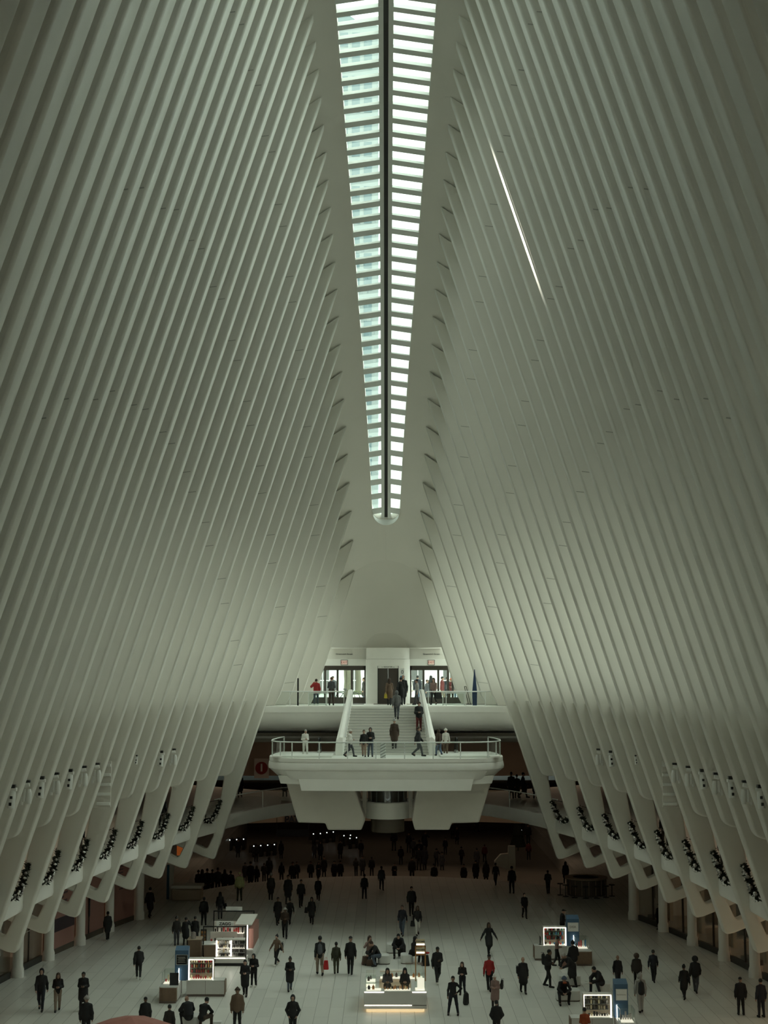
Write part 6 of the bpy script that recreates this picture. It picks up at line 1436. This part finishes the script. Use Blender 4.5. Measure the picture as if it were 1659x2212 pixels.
g_ = place(1184, 2133, 83, 0)[0]; backpack((g_.x - .2, g_.y + .05, 1.02), 240, 'bag_black', 'black backpack worn by the person before the right kiosk')
g_ = place(1130, 2146, 79, 0)[0]; backpack((g_.x - .25, g_.y + .05, .85), 270, 'bag_black', 'black shoulder bag of the balding person', .7)
g_ = fl(1007, 2171); backpack(g_, 20, 'bag_black', 'black backpack standing on the floor between two people', 1.1)
g_ = place(598, 2086, 67, 0)[0]; backpack((g_.x + .25, g_.y + .05, .72), 100, 'bag_black', 'dark shoulder bag of the striding person', .8)
g_ = place(1070, 2181, 74, 0)[0]; backpack((g_.x + .3, g_.y + .02, .85), 80, 'bag_black', 'dark bundle on the arm of the pinkish coat', .8)
def tote(name, loc, w, h, m, lab, rz=0, d=.12):
    o = empty(name, loc, math.radians(rz)); tag(o, lab, 'bag')
    MB().prism([(-w * .35, h), (-w / 2, .04), (-w * .45, 0), (w * .45, 0), (w / 2, .04), (w * .35, h)], -d / 2, d / 2, lambda u, v, hh: (u, hh, v)).obj('bag_body', m, o, bevel=.02)
    MB().tube([(-w * .2, 0, h), (-w * .15, 0, h + .14), (w * .15, 0, h + .14), (w * .2, 0, h)], .008, 6).obj('handle', m, o)
g_ = place(691, 2108, 86, 0)[0]; tote('carrier_bag', (g_.x + .29, g_.y - .05, .30), .26, .42, 'bag_red', 'bright red carrier bag held by the person with beige trousers')
p = at(838, 1500, 87.2); tote('carrier_bag', (p.x - .14, 87.2, ZP + .45), .2, .28, 'bag_yellow', 'small yellow bag held at the top of the stairs')
p = at(948, 1500, 89.0); tote('handbag', (p.x, 89.0, ZP + .4), .42, .4, 'bag_black', 'large dark handbag of the person in pinkish jacket', d=.2)
g_ = place(475, 1986, 59, 0)[0]; tote('handbag', (g_.x + .3, g_.y, .62), .22, .3, 'bag_black', 'small black bag held behind the portal frame')
g_ = place(673, 1996, 58, 0)[0]; tote('handbag', (g_.x - .3, g_.y, .62), .24, .32, 'bag_black', 'black handbag of the long-coated person')
g_ = place(902, 2021, 64, 0)[0]; tote('handbag', (g_.x - .27, g_.y - .05, .5), .26, .3, 'bag_black', 'dark handbag of the person in white trousers')
tote('shopping_bag', fl(790, 2084), .4, .42, 'bag_brown', 'brown shopping bag at the feet of the seated couple', 20, .2); tote('shopping_bag', fl(799, 2086), .35, .3, 'bag_brown', 'second brown bag right of the shopping bag by the couple', -10, .2)
tote('shopping_bag', fl(919, 2086), .42, .5, 'bag_black', 'dark bag with red top on the floor right of the orange sign frame', 0, .25); q_ = fl(921, 2083); sc_ = MB().sphere((0, 0, 0), .14, 10, (1.2, .7, .4)).obj('red_scarf', 'bag_red', loc=(q_.x, q_.y, .55), smooth=3.2); tag(sc_, 'red cloth on top of the dark bag', 'scarf')
tote('handbag', (fl(1221, 2107).x, fl(1221, 2107).y - .35, .47), .42, .3, 'bag_pink', 'pinkish handbag lying on the bench under the bending person', 10, .2)
su = empty('suitcase', fl(868, 2067)); tag(su, 'dark suitcase standing before the seated person in black', 'suitcase')
MB().box(-.2, .2, -.13, .13, .05, .6).obj('case', 'bag_black', su, bevel=.05); MB().tube([(-.12, .1, .6), (-.12, .1, .85), (.12, .1, .85), (.12, .1, .6)], .012, 6).obj('handle', 'steel', su)
for x in (-.15, .15): MB().sphere((x, 0, .03), .03, 8).obj('wheel', 'rubber', su)
lp = empty('laptop', (fl(905, 2075).x, fl(905, 2075).y - .25, .62)); tag(lp, 'open black laptop on the lap of the seated long-haired person', 'laptop')
MB().box(-.16, .16, -.1, .1, 0, .015).obj('keyboard', 'screen', lp); MB().box(-.16, .16, .1, .115, .01, .22).obj('display', 'screen', lp)
q_ = fl(1217, 2167); sc_ = MB().sphere((0, 0, 0), .09, 10, (1.1, .8, .5)).obj('orange_scarf', 'cloth_Q', loc=(q_.x, q_.y - .62, .98), smooth=3.2); tag(sc_, 'orange scarf around neck of the seated person by the bench', 'scarf')
# ------------------------------------------------------------------ light, camera, view
w = bpy.data.worlds.new('World'); bpy.context.scene.world = w; w.use_nodes = True; nt = w.node_tree
bg = nt.nodes['Background']; bg.inputs['Color'].default_value = (0.84, 1.0, 0.88, 1)
tcw = nt.nodes.new('ShaderNodeTexCoord'); spw = nt.nodes.new('ShaderNodeSeparateXYZ'); mrw = nt.nodes.new('ShaderNodeMapRange')     # overcast sky, brighter on the sun's side
mrw.inputs['From Min'].default_value = -0.9; mrw.inputs['From Max'].default_value = 0.9; mrw.inputs['To Min'].default_value = 0.45; mrw.inputs['To Max'].default_value = 1.9; mrw.clamp = True
nt.links.new(tcw.outputs['Generated'], spw.inputs[0]); nt.links.new(spw.outputs['X'], mrw.inputs['Value']); mrz = nt.nodes.new('ShaderNodeMapRange'); mrz.inputs['From Min'].default_value = 0; mrz.inputs['From Max'].default_value = 1; mrz.inputs['To Min'].default_value = .55; mrz.inputs['To Max'].default_value = 1.75; mrz.clamp = True   # overcast: zenith about three times the horizon
mmw = nt.nodes.new('ShaderNodeMath'); mmw.operation = 'MULTIPLY'
nt.links.new(spw.outputs['Z'], mrz.inputs['Value']); nt.links.new(mrw.outputs['Result'], mmw.inputs[0]); nt.links.new(mrz.outputs['Result'], mmw.inputs[1]); nt.links.new(mmw.outputs[0], bg.inputs['Strength'])
cam = bpy.data.cameras.new('camera'); co = bpy.data.objects.new('camera', cam); col.objects.link(co)
cam.sensor_fit = 'VERTICAL'; cam.sensor_height = 36; cam.lens = 36 * F / 2212; cam.clip_end = 2000; cam.clip_start = 0.1
co.location = (0, 0, EYE); co.rotation_euler = (PI / 2 + PITCH, 0, YAW)
bpy.context.scene.camera = co
vs = bpy.context.scene.view_settings; vs.view_transform = 'Standard'; vs.look = 'None'; vs.gamma = 1; vs.use_curve_mapping = False; vs.exposure = 1.25
sc = bpy.context.scene.cycles; sc.use_light_tree = False; sc.adaptive_threshold = 0.06; sc.adaptive_min_samples = 20
for m in bpy.data.materials:
    if m.name in ('led', 'lamp_glow', 'exit_face', 'orange_glow', 'lit_shelf'): m.cycles.emission_sampling = 'NONE'
